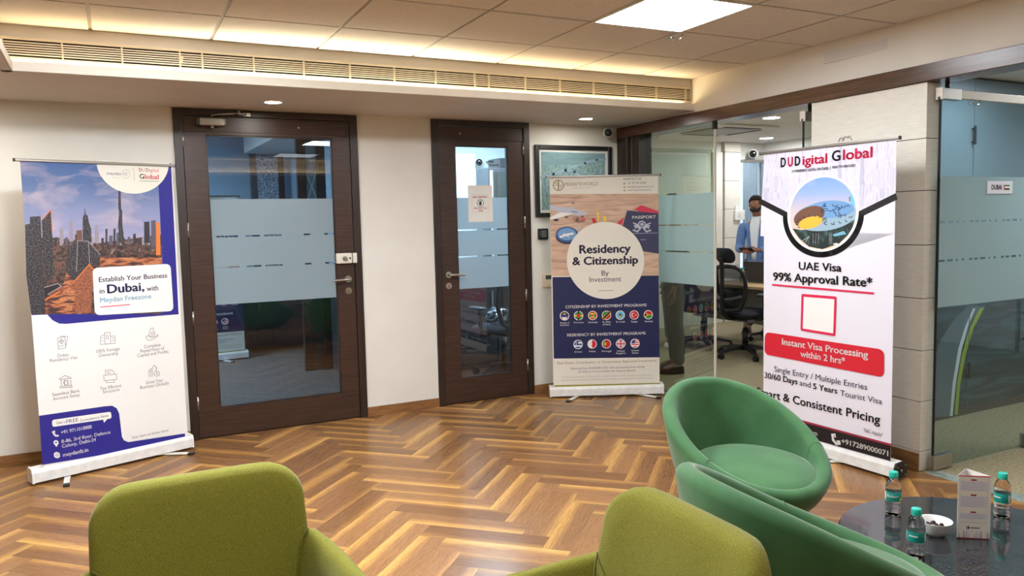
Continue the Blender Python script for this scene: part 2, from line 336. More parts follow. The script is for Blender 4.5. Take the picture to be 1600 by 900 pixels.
# ------------------------------------------------------------------ mesh helpers
WM = {}                                   # world matrix of every object made here
def children_frame(parent): return WM[parent.name] if parent is not None else Matrix.Identity(4)
def thing(name, label, cat, loc=(0, 0, 0), rotz=0.0, group=None, kind=None):
    o = bpy.data.objects.new(name, None); COL.objects.link(o)
    o.empty_display_size = 0.1
    o.matrix_world = Matrix.Translation(loc) @ Matrix.Rotation(rotz, 4, 'Z')
    WM[o.name] = o.matrix_world.copy()
    tag(o, label, cat, group, kind)
    return o
def tag(o, label=None, cat=None, group=None, kind=None):
    if label: o['label'] = label
    if cat: o['category'] = cat
    if group: o['group'] = group
    if kind: o['kind'] = kind
    return o
class MB:
    def __init__(s): s.bm = bmesh.new(); s.mats = []; s.uv = s.bm.loops.layers.uv.new('UVMap')
    def slot(s, m):
        if m not in s.mats: s.mats.append(m)
        return s.mats.index(m)
    def face(s, vs, m, smooth=False, uvs=None):
        try: f = s.bm.faces.new(vs)
        except ValueError: return None
        f.material_index = s.slot(m); f.smooth = smooth
        if uvs:
            for l, c in zip(f.loops, uvs): l[s.uv].uv = c
        return f
    def box(s, a, b, m, bev=0.0, seg=2, T=None):
        tmp = bmesh.new()
        bmesh.ops.create_cube(tmp, size=1.0)
        for v in tmp.verts:
            v.co = Vector([(a[i] + b[i]) / 2 + v.co[i] * (b[i] - a[i]) for i in range(3)])
        if bev: bmesh.ops.bevel(tmp, geom=list(tmp.edges), offset=bev, segments=seg, profile=0.5, affect='EDGES')
        s.merge(tmp, m, False, T)
        return s
    def obox(s, c, size, rot, m, bev=0.0):
        T = Matrix.Translation(c) @ (rot.to_matrix().to_4x4() if not isinstance(rot, Matrix) else rot.to_4x4())
        h = [x / 2 for x in size]
        return s.box([-x for x in h], h, m, bev, 2, T)
    def merge(s, tmp, m, smooth=False, T=None):
        k = s.slot(m); vm = {}
        for v in tmp.verts: vm[v] = s.bm.verts.new(T @ v.co if T is not None else v.co)
        for f in tmp.faces:
            try: g = s.bm.faces.new([vm[v] for v in f.verts])
            except ValueError: continue
            g.material_index = k; g.smooth = smooth
        tmp.free()
    def rings(s, rings, m, closed=True, cap0=True, cap1=True, smooth=True, loop=False):
        """skin a list of point rings"""
        R = [[s.bm.verts.new(p) for p in r] for r in rings]
        n = len(R[0]); L = len(R)
        for i in range(L if loop else L - 1):
            a, b = R[i], R[(i + 1) % L]
            for j in range(n if closed else n - 1):
                k = (j + 1) % n
                s.face([a[j], a[k], b[k], b[j]], m, smooth)
        if not loop:
            if cap0: s.face(list(reversed(R[0])), m, False)
            if cap1: s.face(R[-1], m, False)
        return s
    def cyl(s, p0, p1, r0, m, r1=None, seg=20, smooth=True, caps=True):
        r1 = r0 if r1 is None else r1
        p0, p1 = Vector(p0), Vector(p1); d = (p1 - p0).normalized()
        u = d.orthogonal().normalized(); w = d.cross(u)
        ring = lambda p, r: [p + u * (r * math.cos(2 * PI * k / seg)) + w * (r * math.sin(2 * PI * k / seg)) for k in range(seg)]
        return s.rings([ring(p0, r0), ring(p1, r1)], m, True, caps, caps, smooth)
    def lathe(s, prof, m, c=(0, 0, 0), seg=32, axis='Z', smooth=True, sx=1.0, sy=1.0):
        c = Vector(c); rings = []
        for r, z in prof:
            ring = []
            for k in range(seg):
                a = 2 * PI * k / seg; x, y = max(r, 1e-5) * math.cos(a) * sx, max(r, 1e-5) * math.sin(a) * sy
                p = Vector((x, y, z)) if axis == 'Z' else (Vector((x, -z, y)) if axis == 'Y' else Vector((z, x, y)))
                ring.append(c + p)
            rings.append(ring)
        return s.rings(rings, m, True, True, True, smooth)
    def tube(s, pts, r, m, seg=10, smooth=True, closed=False):
        pts = [Vector(p) for p in pts]; n = len(pts); rings = []
        rr = r if isinstance(r, (list, tuple)) else [r] * n
        up = None
        for i, p in enumerate(pts):
            if closed: d = (pts[(i + 1) % n] - pts[i - 1]).normalized()
            else: d = (pts[min(i + 1, n - 1)] - pts[max(i - 1, 0)]).normalized()
            if up is None: up = d.orthogonal().normalized()
            else:
                up = (up - d * up.dot(d))
                up = up.normalized() if up.length > 1e-6 else d.orthogonal().normalized()
            w = d.cross(up)
            rings.append([p + up * (rr[i] * math.cos(2 * PI * k / seg)) + w * (rr[i] * math.sin(2 * PI * k / seg)) for k in range(seg)])
        return s.rings(rings, m, True, True, True, smooth, closed)
    def prism(s, poly, h0, h1, m, T=None, smooth=False):
        """poly in local xy, extruded along local z"""
        T = T or Matrix.Identity(4)
        a = [T @ Vector((x, y, h0)) for x, y in poly]; b = [T @ Vector((x, y, h1)) for x, y in poly]
        return s.rings([a, b], m, True, True, True, smooth)
    def pillow(s, outline, prof, m, fn, smooth=True):
        """outline (u,v) scaled by prof=[(scale, depth)...]; fn(u,v,depth)->point"""
        rings = []
        for sc, dp in prof: rings.append([fn(u * sc, v * sc, dp) for u, v in outline])
        return s.rings(rings, m, True, True, True, smooth)
    def sphere(s, c, r, m, seg=16, sc=(1, 1, 1)):
        prof = [(r * math.sin(PI * k / 10), -r * math.cos(PI * k / 10)) for k in range(11)]
        c = Vector(c); rings = [[c + Vector((q * math.cos(2 * PI * j / seg) * sc[0], q * math.sin(2 * PI * j / seg) * sc[1], z * sc[2])) for j in range(seg)] for q, z in [(max(a, 1e-5), b) for a, b in prof]]
        return s.rings(rings, m)
    def build(s, name, parent=None, origin=None, local=False, label=None, cat=None, group=None, kind=None, fix=True):
        bm = s.bm
        bmesh.ops.remove_doubles(bm, verts=bm.verts, dist=2e-6)
        if fix: bmesh.ops.recalc_face_normals(bm, faces=bm.faces)
        me = bpy.data.meshes.new(name)
        o = bpy.data.objects.new(name, me); COL.objects.link(o)
        if parent is not None:
            P = children_frame(parent)
            o.parent = parent
            if not local: bm.transform(P.inverted())
            # put the part's own origin at its middle
            c = sum((v.co for v in bm.verts), Vector()) / max(1, len(bm.verts))
            bm.transform(Matrix.Translation(-c)); o.matrix_basis = Matrix.Translation(c)
            WM[o.name] = P @ Matrix.Translation(c)
        else:
            if origin is None:
                xs = [v.co for v in bm.verts]
                lo = [min(v[i] for v in xs) for i in range(3)]; hi = [max(v[i] for v in xs) for i in range(3)]
                origin = ((lo[0] + hi[0]) / 2, (lo[1] + hi[1]) / 2, lo[2])
            bm.transform(Matrix.Translation(-Vector(origin))); o.location = origin
            WM[o.name] = Matrix.Translation(origin)
        bm.to_mesh(me); bm.free()
        for m in s.mats: me.materials.append(MATS[m])
        tag(o, label, cat, group, kind)
        return o
def struct(mb, name, parent=None): return mb.build(name, parent, kind='structure' if parent is None else None)
def copy_tree(o, parent=None):
    c = o.copy(); COL.objects.link(c)
    if parent is not None: c.parent = parent; c.matrix_basis = o.matrix_basis.copy()
    for ch in list(o.children): copy_tree(ch, c)
    return c
def place(o, loc, rotz): o.matrix_world = Matrix.Translation(loc) @ Matrix.Rotation(rotz, 4, 'Z'); WM[o.name] = o.matrix_world.copy()
def rrect(w, h, r, n=6, cx=0.0, cy=0.0):
    out = []
    for (sx, sy, a0) in ((1, 1, 0), (-1, 1, 90), (-1, -1, 180), (1, -1, 270)):
        for k in range(n + 1):
            a = math.radians(a0 + 90 * k / n)
            out.append((cx + sx * (w / 2 - r) + r * math.cos(a), cy + sy * (h / 2 - r) + r * math.sin(a)))
    return out
def bez(p0, p1, p2, p3, n=10):
    p0, p1, p2, p3 = map(Vector, (p0, p1, p2, p3))
    return [((1 - t) ** 3) * p0 + 3 * t * (1 - t) ** 2 * p1 + 3 * t * t * (1 - t) * p2 + t ** 3 * p3 for t in [k / n for k in range(n + 1)]]
def smooth_path(pts, n=6):
    pts = [Vector(p) for p in pts]; out = []
    for i in range(len(pts) - 1):
        p0 = pts[max(i - 1, 0)]; p1 = pts[i]; p2 = pts[i + 1]; p3 = pts[min(i + 2, len(pts) - 1)]
        for k in range(n):
            t = k / n
            out.append(0.5 * ((2 * p1) + (p2 - p0) * t + (2 * p0 - 5 * p1 + 4 * p2 - p3) * t * t + (3 * p1 - p0 - 3 * p2 + p3) * t ** 3))
    out.append(pts[-1]); return out
def ray_to(px, py, P0, n):
    d = R0 * ((px - 800) / CAM_F) + R1 * ((py - 450) / CAM_F) + R2
    P0 = Vector(P0); n = Vector(n)
    return CAM_POS + d * (n.dot(P0 - CAM_POS) / n.dot(d))
# ================================================================== THE ROOM
XW, YW = -3.2, -3.4                # left wall, wall behind the camera
MX1, MY1 = 8.45, 8.35              # far corner of the meeting room
random.seed(4)
def clip_poly(poly, a, b, c):
    """keep a*x+b*y<=c"""
    out = []
    for i, p in enumerate(poly):
        q = poly[(i + 1) % len(poly)]
        fp, fq = a * p[0] + b * p[1] - c, a * q[0] + b * q[1] - c
        if fp <= 0: out.append(p)
        if fp * fq < 0:
            t = fp / (fp - fq); out.append(tuple(p[k] + (q[k] - p[k]) * t for k in range(len(p))))
    return out
# floor ---- herringbone planks
mb = MB(); tone = mb.bm.loops.layers.color.new('tone')
PW, PL = 0.1312, 0.600
s2 = math.sqrt(2)
fx0, fy0 = 1.255 - (PL - PW) / s2, 4.886 - (PL + PW) / s2
for a in range(-12, 12):
    for k in range(-90, 90):
        ou, ov = k * PW + a * PL, k * PW - a * PL
        for kind in (0, 1):
            u0, u1, v0, v1 = (ou, ou + PL, ov, ov + PW) if kind == 0 else (ou + PL, ou + PL + PW, ov + PW - PL, ov + PW)
            pl = []
            flip = random.random() < 0.35
            for (u, v) in ((u0, v0), (u1, v0), (u1, v1), (u0, v1)):
                x, y = (u - v) / s2 + fx0, (u + v) / s2 + fy0
                if kind == 0: uu, vv = u - u0, (v - v0) / PW
                else: uu, vv = v - v0, (u - u0) / PW
                pl.append((x, y, uu, 1 - vv if flip else vv))
            g = 0.0006
            cxm = sum(p[0] for p in pl) / 4; cym = sum(p[1] for p in pl) / 4
            if cxm < XW - 1 or cxm > 5.2 or cym < YW - 1 or cym > 7: continue
            pl = [(p[0] + (cxm - p[0]) * 0.004, p[1] + (cym - p[1]) * 0.004, p[2], p[3]) for p in pl]
            for cl in ((-1, 0, -XW), (0, -1, -YW), (0, 1, YB + 0.02), (1, -0.0254, 4.0456 + 0.02 - 0.0254 * 2.88)):
                pl = clip_poly(pl, *cl)
                if len(pl) < 3: break
            if len(pl) < 3: continue
            f = mb.face([mb.bm.verts.new((p[0], p[1], 0)) for p in pl], 'herringbone', False, [(p[2], p[3]) for p in pl])
            if f is None: continue
            col = (random.random(), random.random(), random.random(), 1)
            for l in f.loops: l[tone] = col
mb.box((XW, YW, -0.05), (4.15, YB + 0.05, -0.0006), 'dark_joint')
o = mb.build('floor', kind='structure', fix=False)
mb = MB()
mb.prism([(RX(YW) + 0.02, YW), (12.0, YW), (12.0, 9.0), (4.2, 9.0), (4.2, YB + 0.02), (RX(YB) + 0.02, YB)], -0.05, 0.0, 'carpet')
struct(mb, 'floor_carpet')
mb = MB()
mb.prism([(RX(1.86) + 0.002, 1.86), (RX(1.86) + 0.10, 1.86), (RX(2.76) + 0.10, 2.76), (RX(2.76) + 0.002, 2.76)], 0.0, 0.004, 'threshold_marble')
struct(mb, 'floor_threshold')

# back wall with two door openings
D1 = (0.480, 1.744); D2 = (2.337, 3.209); DT = 2.280
mb = MB()
for x0, x1, z0 in ((XW, D1[0], 0), (D1[0], D1[1], DT), (D1[1], D2[0], 0), (D2[0], D2[1], DT), (D2[1], 4.16, 0)):
    mb.box((x0, YB, z0), (x1, YB + 0.12, 2.75), 'wall_paint')
struct(mb, 'wall_back')
mb = MB(); mb.box((XW - 0.1, YW - 0.1, 0), (XW, YB + 0.1, 2.75), 'wall_paint'); struct(mb, 'wall_left')
mb = MB(); mb.box((XW - 0.1, YW - 0.1, 0), (4.2, YW, 2.75), 'wall_paint'); struct(mb, 'wall_front')
# baseboards
mb = MB()
for x0, x1 in ((XW, D1[0] - 0.0), (D1[1] + 0.0, D2[0]), (D2[1], 4.10)):
    mb.box((x0, YB - 0.014, 0), (x1, YB, 0.072), 'base_wood', 0.003)
struct(mb, 'baseboard_back')
mb = MB(); mb.box((XW, YW, 0), (XW + 0.014, YB - 0.02, 0.072), 'base_wood', 0.003); struct(mb, 'baseboard_left')

# right wall: upper wall, beam, tiled pillar
RW_T = Matrix.Translation((RX(0), 0, 0)) @ Matrix.Rotation(-RANG, 4, 'Z')      # local: x out of the room, y along the wall
def along(y): return y / math.cos(RANG)
mb = MB(); mb.box((0.0, YW, BEAM_T), (0.16, along(YB) + 0.1, 2.75), 'upper_paint', 0, 2, RW_T); struct(mb, 'wall_right')
mb = MB(); mb.box((-0.022, YW, BEAM_B), (0.17, along(YB) - 0.002, BEAM_T), 'beam_wood', 0.003, 2, RW_T); struct(mb, 'trim_1')
mb = MB()
pz = [0.0, 0.113, 0.400, 0.690, 0.985, 1.284, 1.586, 1.871, BEAM_B]
mb.box((0.006, along(2.80) + 0.006, 0), (0.104, along(3.60) - 0.006, BEAM_B), 'dark_joint', 0, 2, RW_T)
for a, b in zip(pz[:-1], pz[1:]):
    mb.box((0.0, along(2.798), a + 0.002), (0.11, along(3.602), b - 0.002), 'tile_panel', 0.0008, 1, RW_T)
struct(mb, 'wall_pillar')
mb = MB(); mb.box((-0.016, along(2.80), 0), (0.0, along(3.60), 0.104), 'base_wood', 0.003, 2, RW_T); struct(mb, 'baseboard_right')
# wall piece nearer than the glazed door on the right (outside the photo)
mb = MB(); mb.box((0.0, YW, 0), (0.11, along(1.80), BEAM_B), 'tile_panel', 0, 2, RW_T); struct(mb, 'wall_right_near')
# dark jamb where the glazed wall meets the back wall
mb = MB()
mb.box((-0.02, along(5.63), 0), (0.17, along(YB) - 0.002, BEAM_B), 'frame_wood', 0.002, 1, RW_T)
mb.box((0.02, along(5.500), 0), (0.15, along(5.628), BEAM_B), 'frame_wood', 0.002, 1, RW_T)
mb.box((0.015, along(5.612), 0), (0.022, along(5.622), BEAM_B), 'satin_steel', 0, 1, RW_T)
struct(mb, 'trim_2')

# ceiling: lay-in tiles with dark gaps, clipped to the tray
GX, GY, GA = 3.0126, 4.2036, -0.0156
PANELS = []
def G(i, j):
    ux, uy = i * 0.6, j * 0.6
    return (GX + ux * math.cos(GA) - uy * math.sin(GA), GY + ux * math.sin(GA) + uy * math.cos(GA))
PANEL_CELLS = [(-1, -2), (-5, -2), (-1, -5), (-5, -5), (-1, -8), (-5, -8)]
mb = MB()
for i in range(-7, 4):
    for j in range(-11, 3):
        if (i, j) in PANEL_CELLS: continue
        e = 0.009
        cell = [G(i, j), G(i + 1, j), G(i + 1, j + 1), G(i, j + 1)]
        cx = sum(p[0] for p in cell) / 4; cy = sum(p[1] for p in cell) / 4
        cell = [(p[0] + (cx - p[0]) * e / 0.3, p[1] + (cy - p[1]) * e / 0.3) for p in cell]
        for cl in ((-1, 0, -XL + 0.004), (0, -1, -YN), (0, 1, YF - 0.002), (1, -0.0254, 4.0456 - 0.004 - 0.0254 * 2.88)):
            cell = clip_poly(cell, *cl)
            if len(cell) < 3: break
        if len(cell) < 3: continue
        dz = random.uniform(-0.0012, 0.0012)
        mb.prism(cell, ZC + dz, ZC + 0.02, 'ceiling_tile')
mb.box((XL, YN, ZC + 0.005), (4.2, YF, ZC + 0.03), 'tee_bar')
struct(mb, 'ceiling')

# soffit ring and bulkheads with the lit cove behind a lip
def bulkhead(name, a, b, n, with_lip=True):
    """a,b: ends of the face line; n: direction into the tray"""
    mb = MB(); a = Vector((a[0], a[1], 0)); b = Vector((b[0], b[1], 0)); n = Vector((n[0], n[1], 0))
    d = (b - a).normalized(); L = (b - a).length
    T = Matrix(((d.x, n.x, 0, a.x), (d.y, n.y, 0, a.y), (0, 0, 1, 0), (0, 0, 0, 1)))
    mb.box((0, -0.04, ZS + 0.0205), (L, 0.0, 2.75), 'soffit_paint', 0, 2, T)              # face
    mb.box((0, 0.0005, ZS), (L, 0.0365, ZS + 0.008), 'soffit_paint', 0, 2, T)         # trough floor
    mb.box((0, 0.037, ZS), (L, 0.045, ZS + 0.050), 'upper_paint', 0.0015, 1, T)  # lip
    return struct(mb, name), T, L
bulkhead('ceiling_bulkhead_back', (XL - 0.045 + 0.04, YF), (RX(YF) - 0.001, YF), (0, -1))
bulkhead('ceiling_bulkhead_left', (XL, YN), (XL, YF), (1, 0))
bulkhead('ceiling_bulkhead_front', (XL, YN), (RX(YN) - 0.001, YN), (0, 1))
mb = MB()
mb.box((XW, YF - 0.0, ZS), (4.17, YB, ZS + 0.02), 'soffit_paint')
mb.box((XW, YW, ZS), (XL, YF, ZS + 0.02), 'soffit_paint')
mb.box((XL, YW, ZS), (4.06, YN, ZS + 0.02), 'soffit_paint')
struct(mb, 'ceiling_soffit')
mb = MB(); mb.box((XW - 0.1, YW - 0.1, 2.75), (12.1, 9.6, 2.8), 'soffit_paint'); struct(mb, 'ceiling_slab')
# cove strips (real LED strips lying in the trough)
WARM = (1.0, 0.75, 0.42); WHITE = (1.0, 0.88, 0.62)
def cove(x0, x1, y0, y1, per_m, color, tilt=(0, -0.7, 1)):
    L = max(abs(x1 - x0), abs(y1 - y0)); along_x = abs(x1 - x0) > abs(y1 - y0)
    area_light('cove_strip', ((x0 + x1) / 2, (y0 + y1) / 2, ZS + 0.041), tilt, L if along_x else 0.02, 0.02 if along_x else L, per_m * L, color)
yc = YF - 0.018
cove(XL + 0.05, 0.18, yc, yc, COVE_WARM, WARM)
cove(0.22, 0.66, yc, yc, COVE_WARM * 0.9, WHITE)
cove(0.70, 2.12, yc, yc, COVE_WHITE, WHITE)
cove(2.16, 3.00, yc, yc, COVE_WARM * 1.25, WARM)
cove(3.04, 4.0, yc, yc, COVE_WARM, WARM)
cove(XL + 0.018, XL + 0.018, YN + 0.05, YF - 0.25, COVE_WARM * 0.5, WARM, (0.7, 0, 1))
cove(XL + 0.05, 4.0, YN + 0.018, YN + 0.018, COVE_WARM, WARM, (0, 0.7, 1))

# ceiling light panels
def light_panel(i, j, label):
    lit = {(-1, -2): 'panel_light', (-5, -2): 'panel_light_left', (-5, -5): 'panel_light_mid', (-1, -5): 'panel_light_mid'}.get((i, j), 'panel_light_dim')
    c = G(i + 0.5, j + 0.5)
    t = thing('ceiling_light_panel', label, 'ceiling light', (c[0], c[1], ZC - 0.004), GA, 'ceiling light panels')
    T = WM[t.name]
    m = MB(); m.box((-0.285, -0.285, 0.0), (0.285, 0.285, 0.006), lit, 0, 2, T); m.build('diffuser', t)
    m = MB()
    for a, b in (((-0.296, -0.296), (0.296, -0.284)), ((-0.296, 0.284), (0.296, 0.296)), ((-0.296, -0.284), (-0.284, 0.284)), ((0.284, -0.284), (0.296, 0.284))):
        m.box((a[0], a[1], -0.003), (b[0], b[1], 0.012), 'white_plastic', 0.001, 1, T)
    m.build('frame', t)
    return t
for (i, j) in PANEL_CELLS:
    t = light_panel(i, j, 'bright square light panel set in the tiled ceiling' if (i, j) == (-1, -2) else 'square light panel in the ceiling outside the photo, %s' % ('added over the left side' if i == -5 else 'over the right side') + {-2: ' far', -5: ' middle', -8: ' near'}[j])
    if (i, j) == (-1, -2):
        m = MB(); c = Vector((*G(-0.02, -0.98), ZC))
        m.tube([c + Vector((0.05, 0.01, -0.004)), c + Vector((0.045, 0.03, -0.03)), c + Vector((0.0, 0.035, -0.034)), c + Vector((-0.01, 0.03, -0.028))], 0.005, 'chrome', 8)
        m.box(c + Vector((-0.03, 0.02, -0.034)), c + Vector((0.0, 0.05, -0.026)), 'chrome', 0.002)
        m.build('mounting_clip', t)

# linear air grille in the bulkhead face
GZ0, GZ1 = 2.362, 2.446
gx = [-0.378, -0.114, 0.165, 0.453, 0.569, 0.847, 1.134, 1.414, 1.698, 1.975, 2.253, 2.356, 2.634, 2.91, 3.19, 3.47, 3.75, 4.03, 4.085]
t = thing('air_grille', 'long slatted cream air grille in the ceiling bulkhead', 'air vent', (1.85, YF, GZ0))
m = MB(); m.box((gx[0], YF - 0.004, GZ0), (gx[-1], YF - 0.001, GZ1), 'recess_shade'); m.build('opening_shade', t)  # flat black sheet standing in for the shade behind the slats
m = MB()
m.box((gx[0] - 0.02, YF - 0.016, GZ1), (gx[-1], YF - 0.001, GZ1 + 0.014), 'cream_metal', 0.002)
m.box((gx[0] - 0.02, YF - 0.016, GZ0 - 0.014), (gx[-1], YF - 0.001, GZ0), 'cream_metal', 0.002)
m.build('frame', t)
m = MB(); n = 7; p = (GZ1 - GZ0) / n
for k in range(1, n):
    m.box((gx[0], YF - 0.016, GZ0 + k * p - 0.0031), (gx[-1], YF - 0.010, GZ0 + k * p + 0.0031), 'cream_metal')
m.build('slats', t)
for x in gx:
    m = MB(); m.box((x - 0.004, YF - 0.019, GZ0), (x + 0.004, YF - 0.003, GZ1), 'cream_metal'); m.build('mullion', t)
m = MB(); m.obox((0.462, YF - 0.024, 2.405), (0.012, 0.006, 0.035), Euler((0, 0.25, 0)), 'cream_metal', 0.001); m.build('loose_clip', t)

# soffit downlights
def downlight(x, y, z, label, r=0.052, light='down_light', grp='recessed downlights'):
    t = thing('downlight', label, 'downlight', (x, y, z - 0.006), 0, grp)
    m = MB(); m.lathe([(r + 0.012, 0.006), (r + 0.012, 0.0), (r, -0.002), (r, 0.006)], 'white_plastic', (x, y, z - 0.006), 28); m.build('rim', t)
    m = MB(); m.lathe([(r * 0.98, 0.004), (r * 0.98, 0.0), (0, 0.0)], light, (x, y, z - 0.006), 28); m.build('diffuser', t)
downlight(1.054, 5.327, ZS, 'round lit downlight in the soffit above the wide wooden door')
downlight(3.518, 5.386, ZS, 'round lit downlight in the soffit near the black framed picture')
downlight(-0.80, 5.12, ZS, 'added round downlight brightening the left wall, in the soffit outside the photo, left of the doors', light='down_light_left_fill')  # unseen lamp added to brighten the left end of the back wall
for y in (3.2, 1.0, -1.2): downlight(-1.4, y, ZS, 'round downlight in the left soffit outside the photo, %s' % {3.2: 'far', 1.0: 'middle', -1.2: 'near'}[y])

# ================================================================== WOODEN DOORS
def wooden_door(n, x0, x1, glass, hinge_side):
    d = thing('door_%d' % n, None, None, ((x0 + x1) / 2, YB, 0), kind='structure')
    lx0, lx1, lz0, lz1 = x0 + 0.058, x1 - 0.058, 0.010, 2.232
    gx0, gx1, gz0, gz1 = glass
    m = MB()
    for a, b in (((x0, 0), (x0 + 0.055, DT)), ((x1 - 0.055, 0), (x1, DT)), ((x0 + 0.055, DT - 0.046), (x1 - 0.055, DT))):
        m.box((a[0], YB - 0.016, a[1]), (b[0], YB + 0.10, b[1]), 'frame_wood', 0.003, 2)
    m.box((x0 + 0.054, YB + 0.004, 0.0005), (x1 - 0.054, YB + 0.10, 0.009), 'frame_wood')
    m.build('frame', d)
    m = MB(); y0, y1 = YB - 0.004, YB + 0.036
    m.box((lx0, y0, gz0 - 0.028), (gx0, y1, 2.125), 'door_wood', 0.0015, 1); m.box((gx1, y0, gz0 - 0.028), (lx1, y1, 2.125), 'door_wood', 0.0015, 1)
    m.box((lx0, y0, 2.127), (lx1, y1, lz1), 'door_wood', 0.0015, 1); m.box((lx0, y0, lz0), (lx1, y1, gz0 - 0.0295), 'door_wood', 0.0015, 1); m.box((gx0, y0, gz0 - 0.0295), (gx1, y1, gz0), 'door_wood')
    m.box((gx0, y0, gz1), (gx1, y1, 2.127), 'door_wood', 0.0015, 1)
    # slim bead round the pane
    bw = 0.008
    for a, b in (((gx0, gz0), (gx0 + bw, gz1)), ((gx1 - bw, gz0), (gx1, gz1)), ((gx0, gz0), (gx1, gz0 + bw)), ((gx0, gz1 - bw), (gx1, gz1))):
        m.box((a[0], y0 + 0.008, a[1]), (b[0], y1 - 0.006, b[1]), 'frame_wood')
    m.build('leaf', d)
    m = MB(); m.box((gx0 + 0.004, YB + 0.014, gz0 + 0.004), (gx1 - 0.004, YB + 0.022, gz1 - 0.004), 'door_glass'); m.build('glass_pane', d)
    m = MB()
    for a, b in ((0.934, 1.188), (1.200, 1.403), (1.415, 1.668)):
        m.box((gx0 + bw, YB + 0.0125, a), (gx1 - bw, YB + 0.0135, b), 'frost_film')
    # short frosted dashes left in the two clear bands
    for zb in (1.188, 1.403):
        x = gx0 + 0.02; k = 0
        while x < gx1 - 0.06:
            w = (0.16, 0.05, 0.10, 0.03, 0.12)[k % 5]
            if k % 2: m.box((x, YB + 0.0125, zb), (min(x + w, gx1 - bw), YB + 0.0135, zb + 0.012), 'frost_film')
            x += w; k += 1
    m.build('frosted_film', d)
    hx = lx0 if hinge_side < 0 else lx1
    for z in (2.07, 1.46, 0.85, 0.255):
        m = MB(); m.cyl((hx, YB - 0.010, z - 0.05), (hx, YB - 0.010, z + 0.05), 0.0075, 'steel', seg=10)
        for q in (-0.017, 0.017): m.cyl((hx, YB - 0.010, z + q - 0.001), (hx, YB - 0.010, z + q + 0.001), 0.0082, 'charcoal', seg=10)
        m.build('hinge', d)
    m = MB(); sx = x0 + 0.66 * (x1 - x0) if n == 1 else x0 + 0.28 * (x1 - x0)
    m.cyl((sx, YB - 0.012, 2.175), (sx, YB - 0.004, 2.175), 0.007, 'steel', seg=12); m.build('peg', d)
    return d
def lever(d, x, z, dirx):
    m = MB(); m.cyl((x, YB - 0.012, z), (x, YB - 0.004, z), 0.026, 'steel', seg=24); m.cyl((x, YB - 0.05, z), (x, YB - 0.012, z), 0.010, 'steel', seg=14)
    m.tube(smooth_path([(x, YB - 0.048, z), (x + dirx * 0.03, YB - 0.052, z), (x + dirx * 0.075, YB - 0.052, z - 0.002), (x + dirx * 0.125, YB - 0.05, z - 0.004)], 4), 0.0095, 'steel', 12)
    m.build('lever_handle', d)
    m = MB(); m.cyl((x, YB - 0.010, z - 0.088), (x, YB - 0.004, z - 0.088), 0.025, 'steel', seg=24); m.cyl((x, YB - 0.014, z - 0.085), (x, YB - 0.010, z - 0.085), 0.009, 'brass', seg=16)
    m.box((x - 0.003, YB - 0.013, z - 0.104), (x + 0.003, YB - 0.010, z - 0.088), 'charcoal'); m.build('keyhole_plate', d)
d1 = wooden_door(1, D1[0], D1[1], (0.682, 1.552, 0.204, 2.108), -1)
lever(d1, 1.634, 1.066, -1)
m = MB(); m.box((1.545, YB - 0.040, 1.186), (1.662, YB - 0.004, 1.262), 'lock_white', 0.006); m.build('night_latch', d1)
m = MB(); m.box((1.668, YB - 0.040, 1.186), (1.700, YB - 0.016, 1.262), 'lock_white', 0.006); m.build('latch_keeper', d1)
m = MB(); m.cyl((1.606, YB - 0.052, 1.222), (1.606, YB - 0.038, 1.222), 0.018, 'steel', seg=20); m.obox((1.606, YB - 0.058, 1.222), (0.034, 0.014, 0.010), Euler((0, 0.3, 0)), 'steel', 0.002)
m.cyl((1.645, YB - 0.043, 1.224), (1.645, YB - 0.038, 1.224), 0.007, 'charcoal', seg=14); m.cyl((1.530, YB - 0.03, 1.20), (1.546, YB - 0.03, 1.20), 0.007, 'steel', seg=10); m.build('thumb_turn', d1)
# door closer
m = MB(); m.box((0.640, YB - 0.058, 2.165), (0.800, YB - 0.004, 2.218), 'satin_steel', 0.008); m.box((0.622, YB - 0.05, 2.17), (0.640, YB - 0.01, 2.213), 'dark_grey', 0.004); m.box((0.800, YB - 0.05, 2.17), (0.812, YB - 0.01, 2.213), 'steel', 0.004); m.cyl((0.725, YB - 0.032, 2.148), (0.725, YB - 0.032, 2.168), 0.014, 'satin_steel', seg=14)
closer = m.build('door_closer', d1)
m = MB(); m.tube([(0.725, YB - 0.032, 2.222), (0.725, YB - 0.032, 2.238), (0.775, YB - 0.05, 2.243), (0.90, YB - 0.062, 2.252)], 0.006, 'satin_steel', 8); m.tube([(0.90, YB - 0.062, 2.250), (0.955, YB - 0.03, 2.250)], 0.007, 'satin_steel', 8)
m.cyl((0.90, YB - 0.062, 2.242), (0.90, YB - 0.062, 2.268), 0.009, 'satin_steel', seg=12); m.box((0.93, YB - 0.035, 2.236), (0.985, YB - 0.016, 2.262), 'satin_steel', 0.003); m.build('closer_arm', closer)
d2 = wooden_door(2, D2[0], D2[1], (2.538, 3.008, 0.204, 2.080), 1)
lever(d2, 2.450, 1.056, 1)

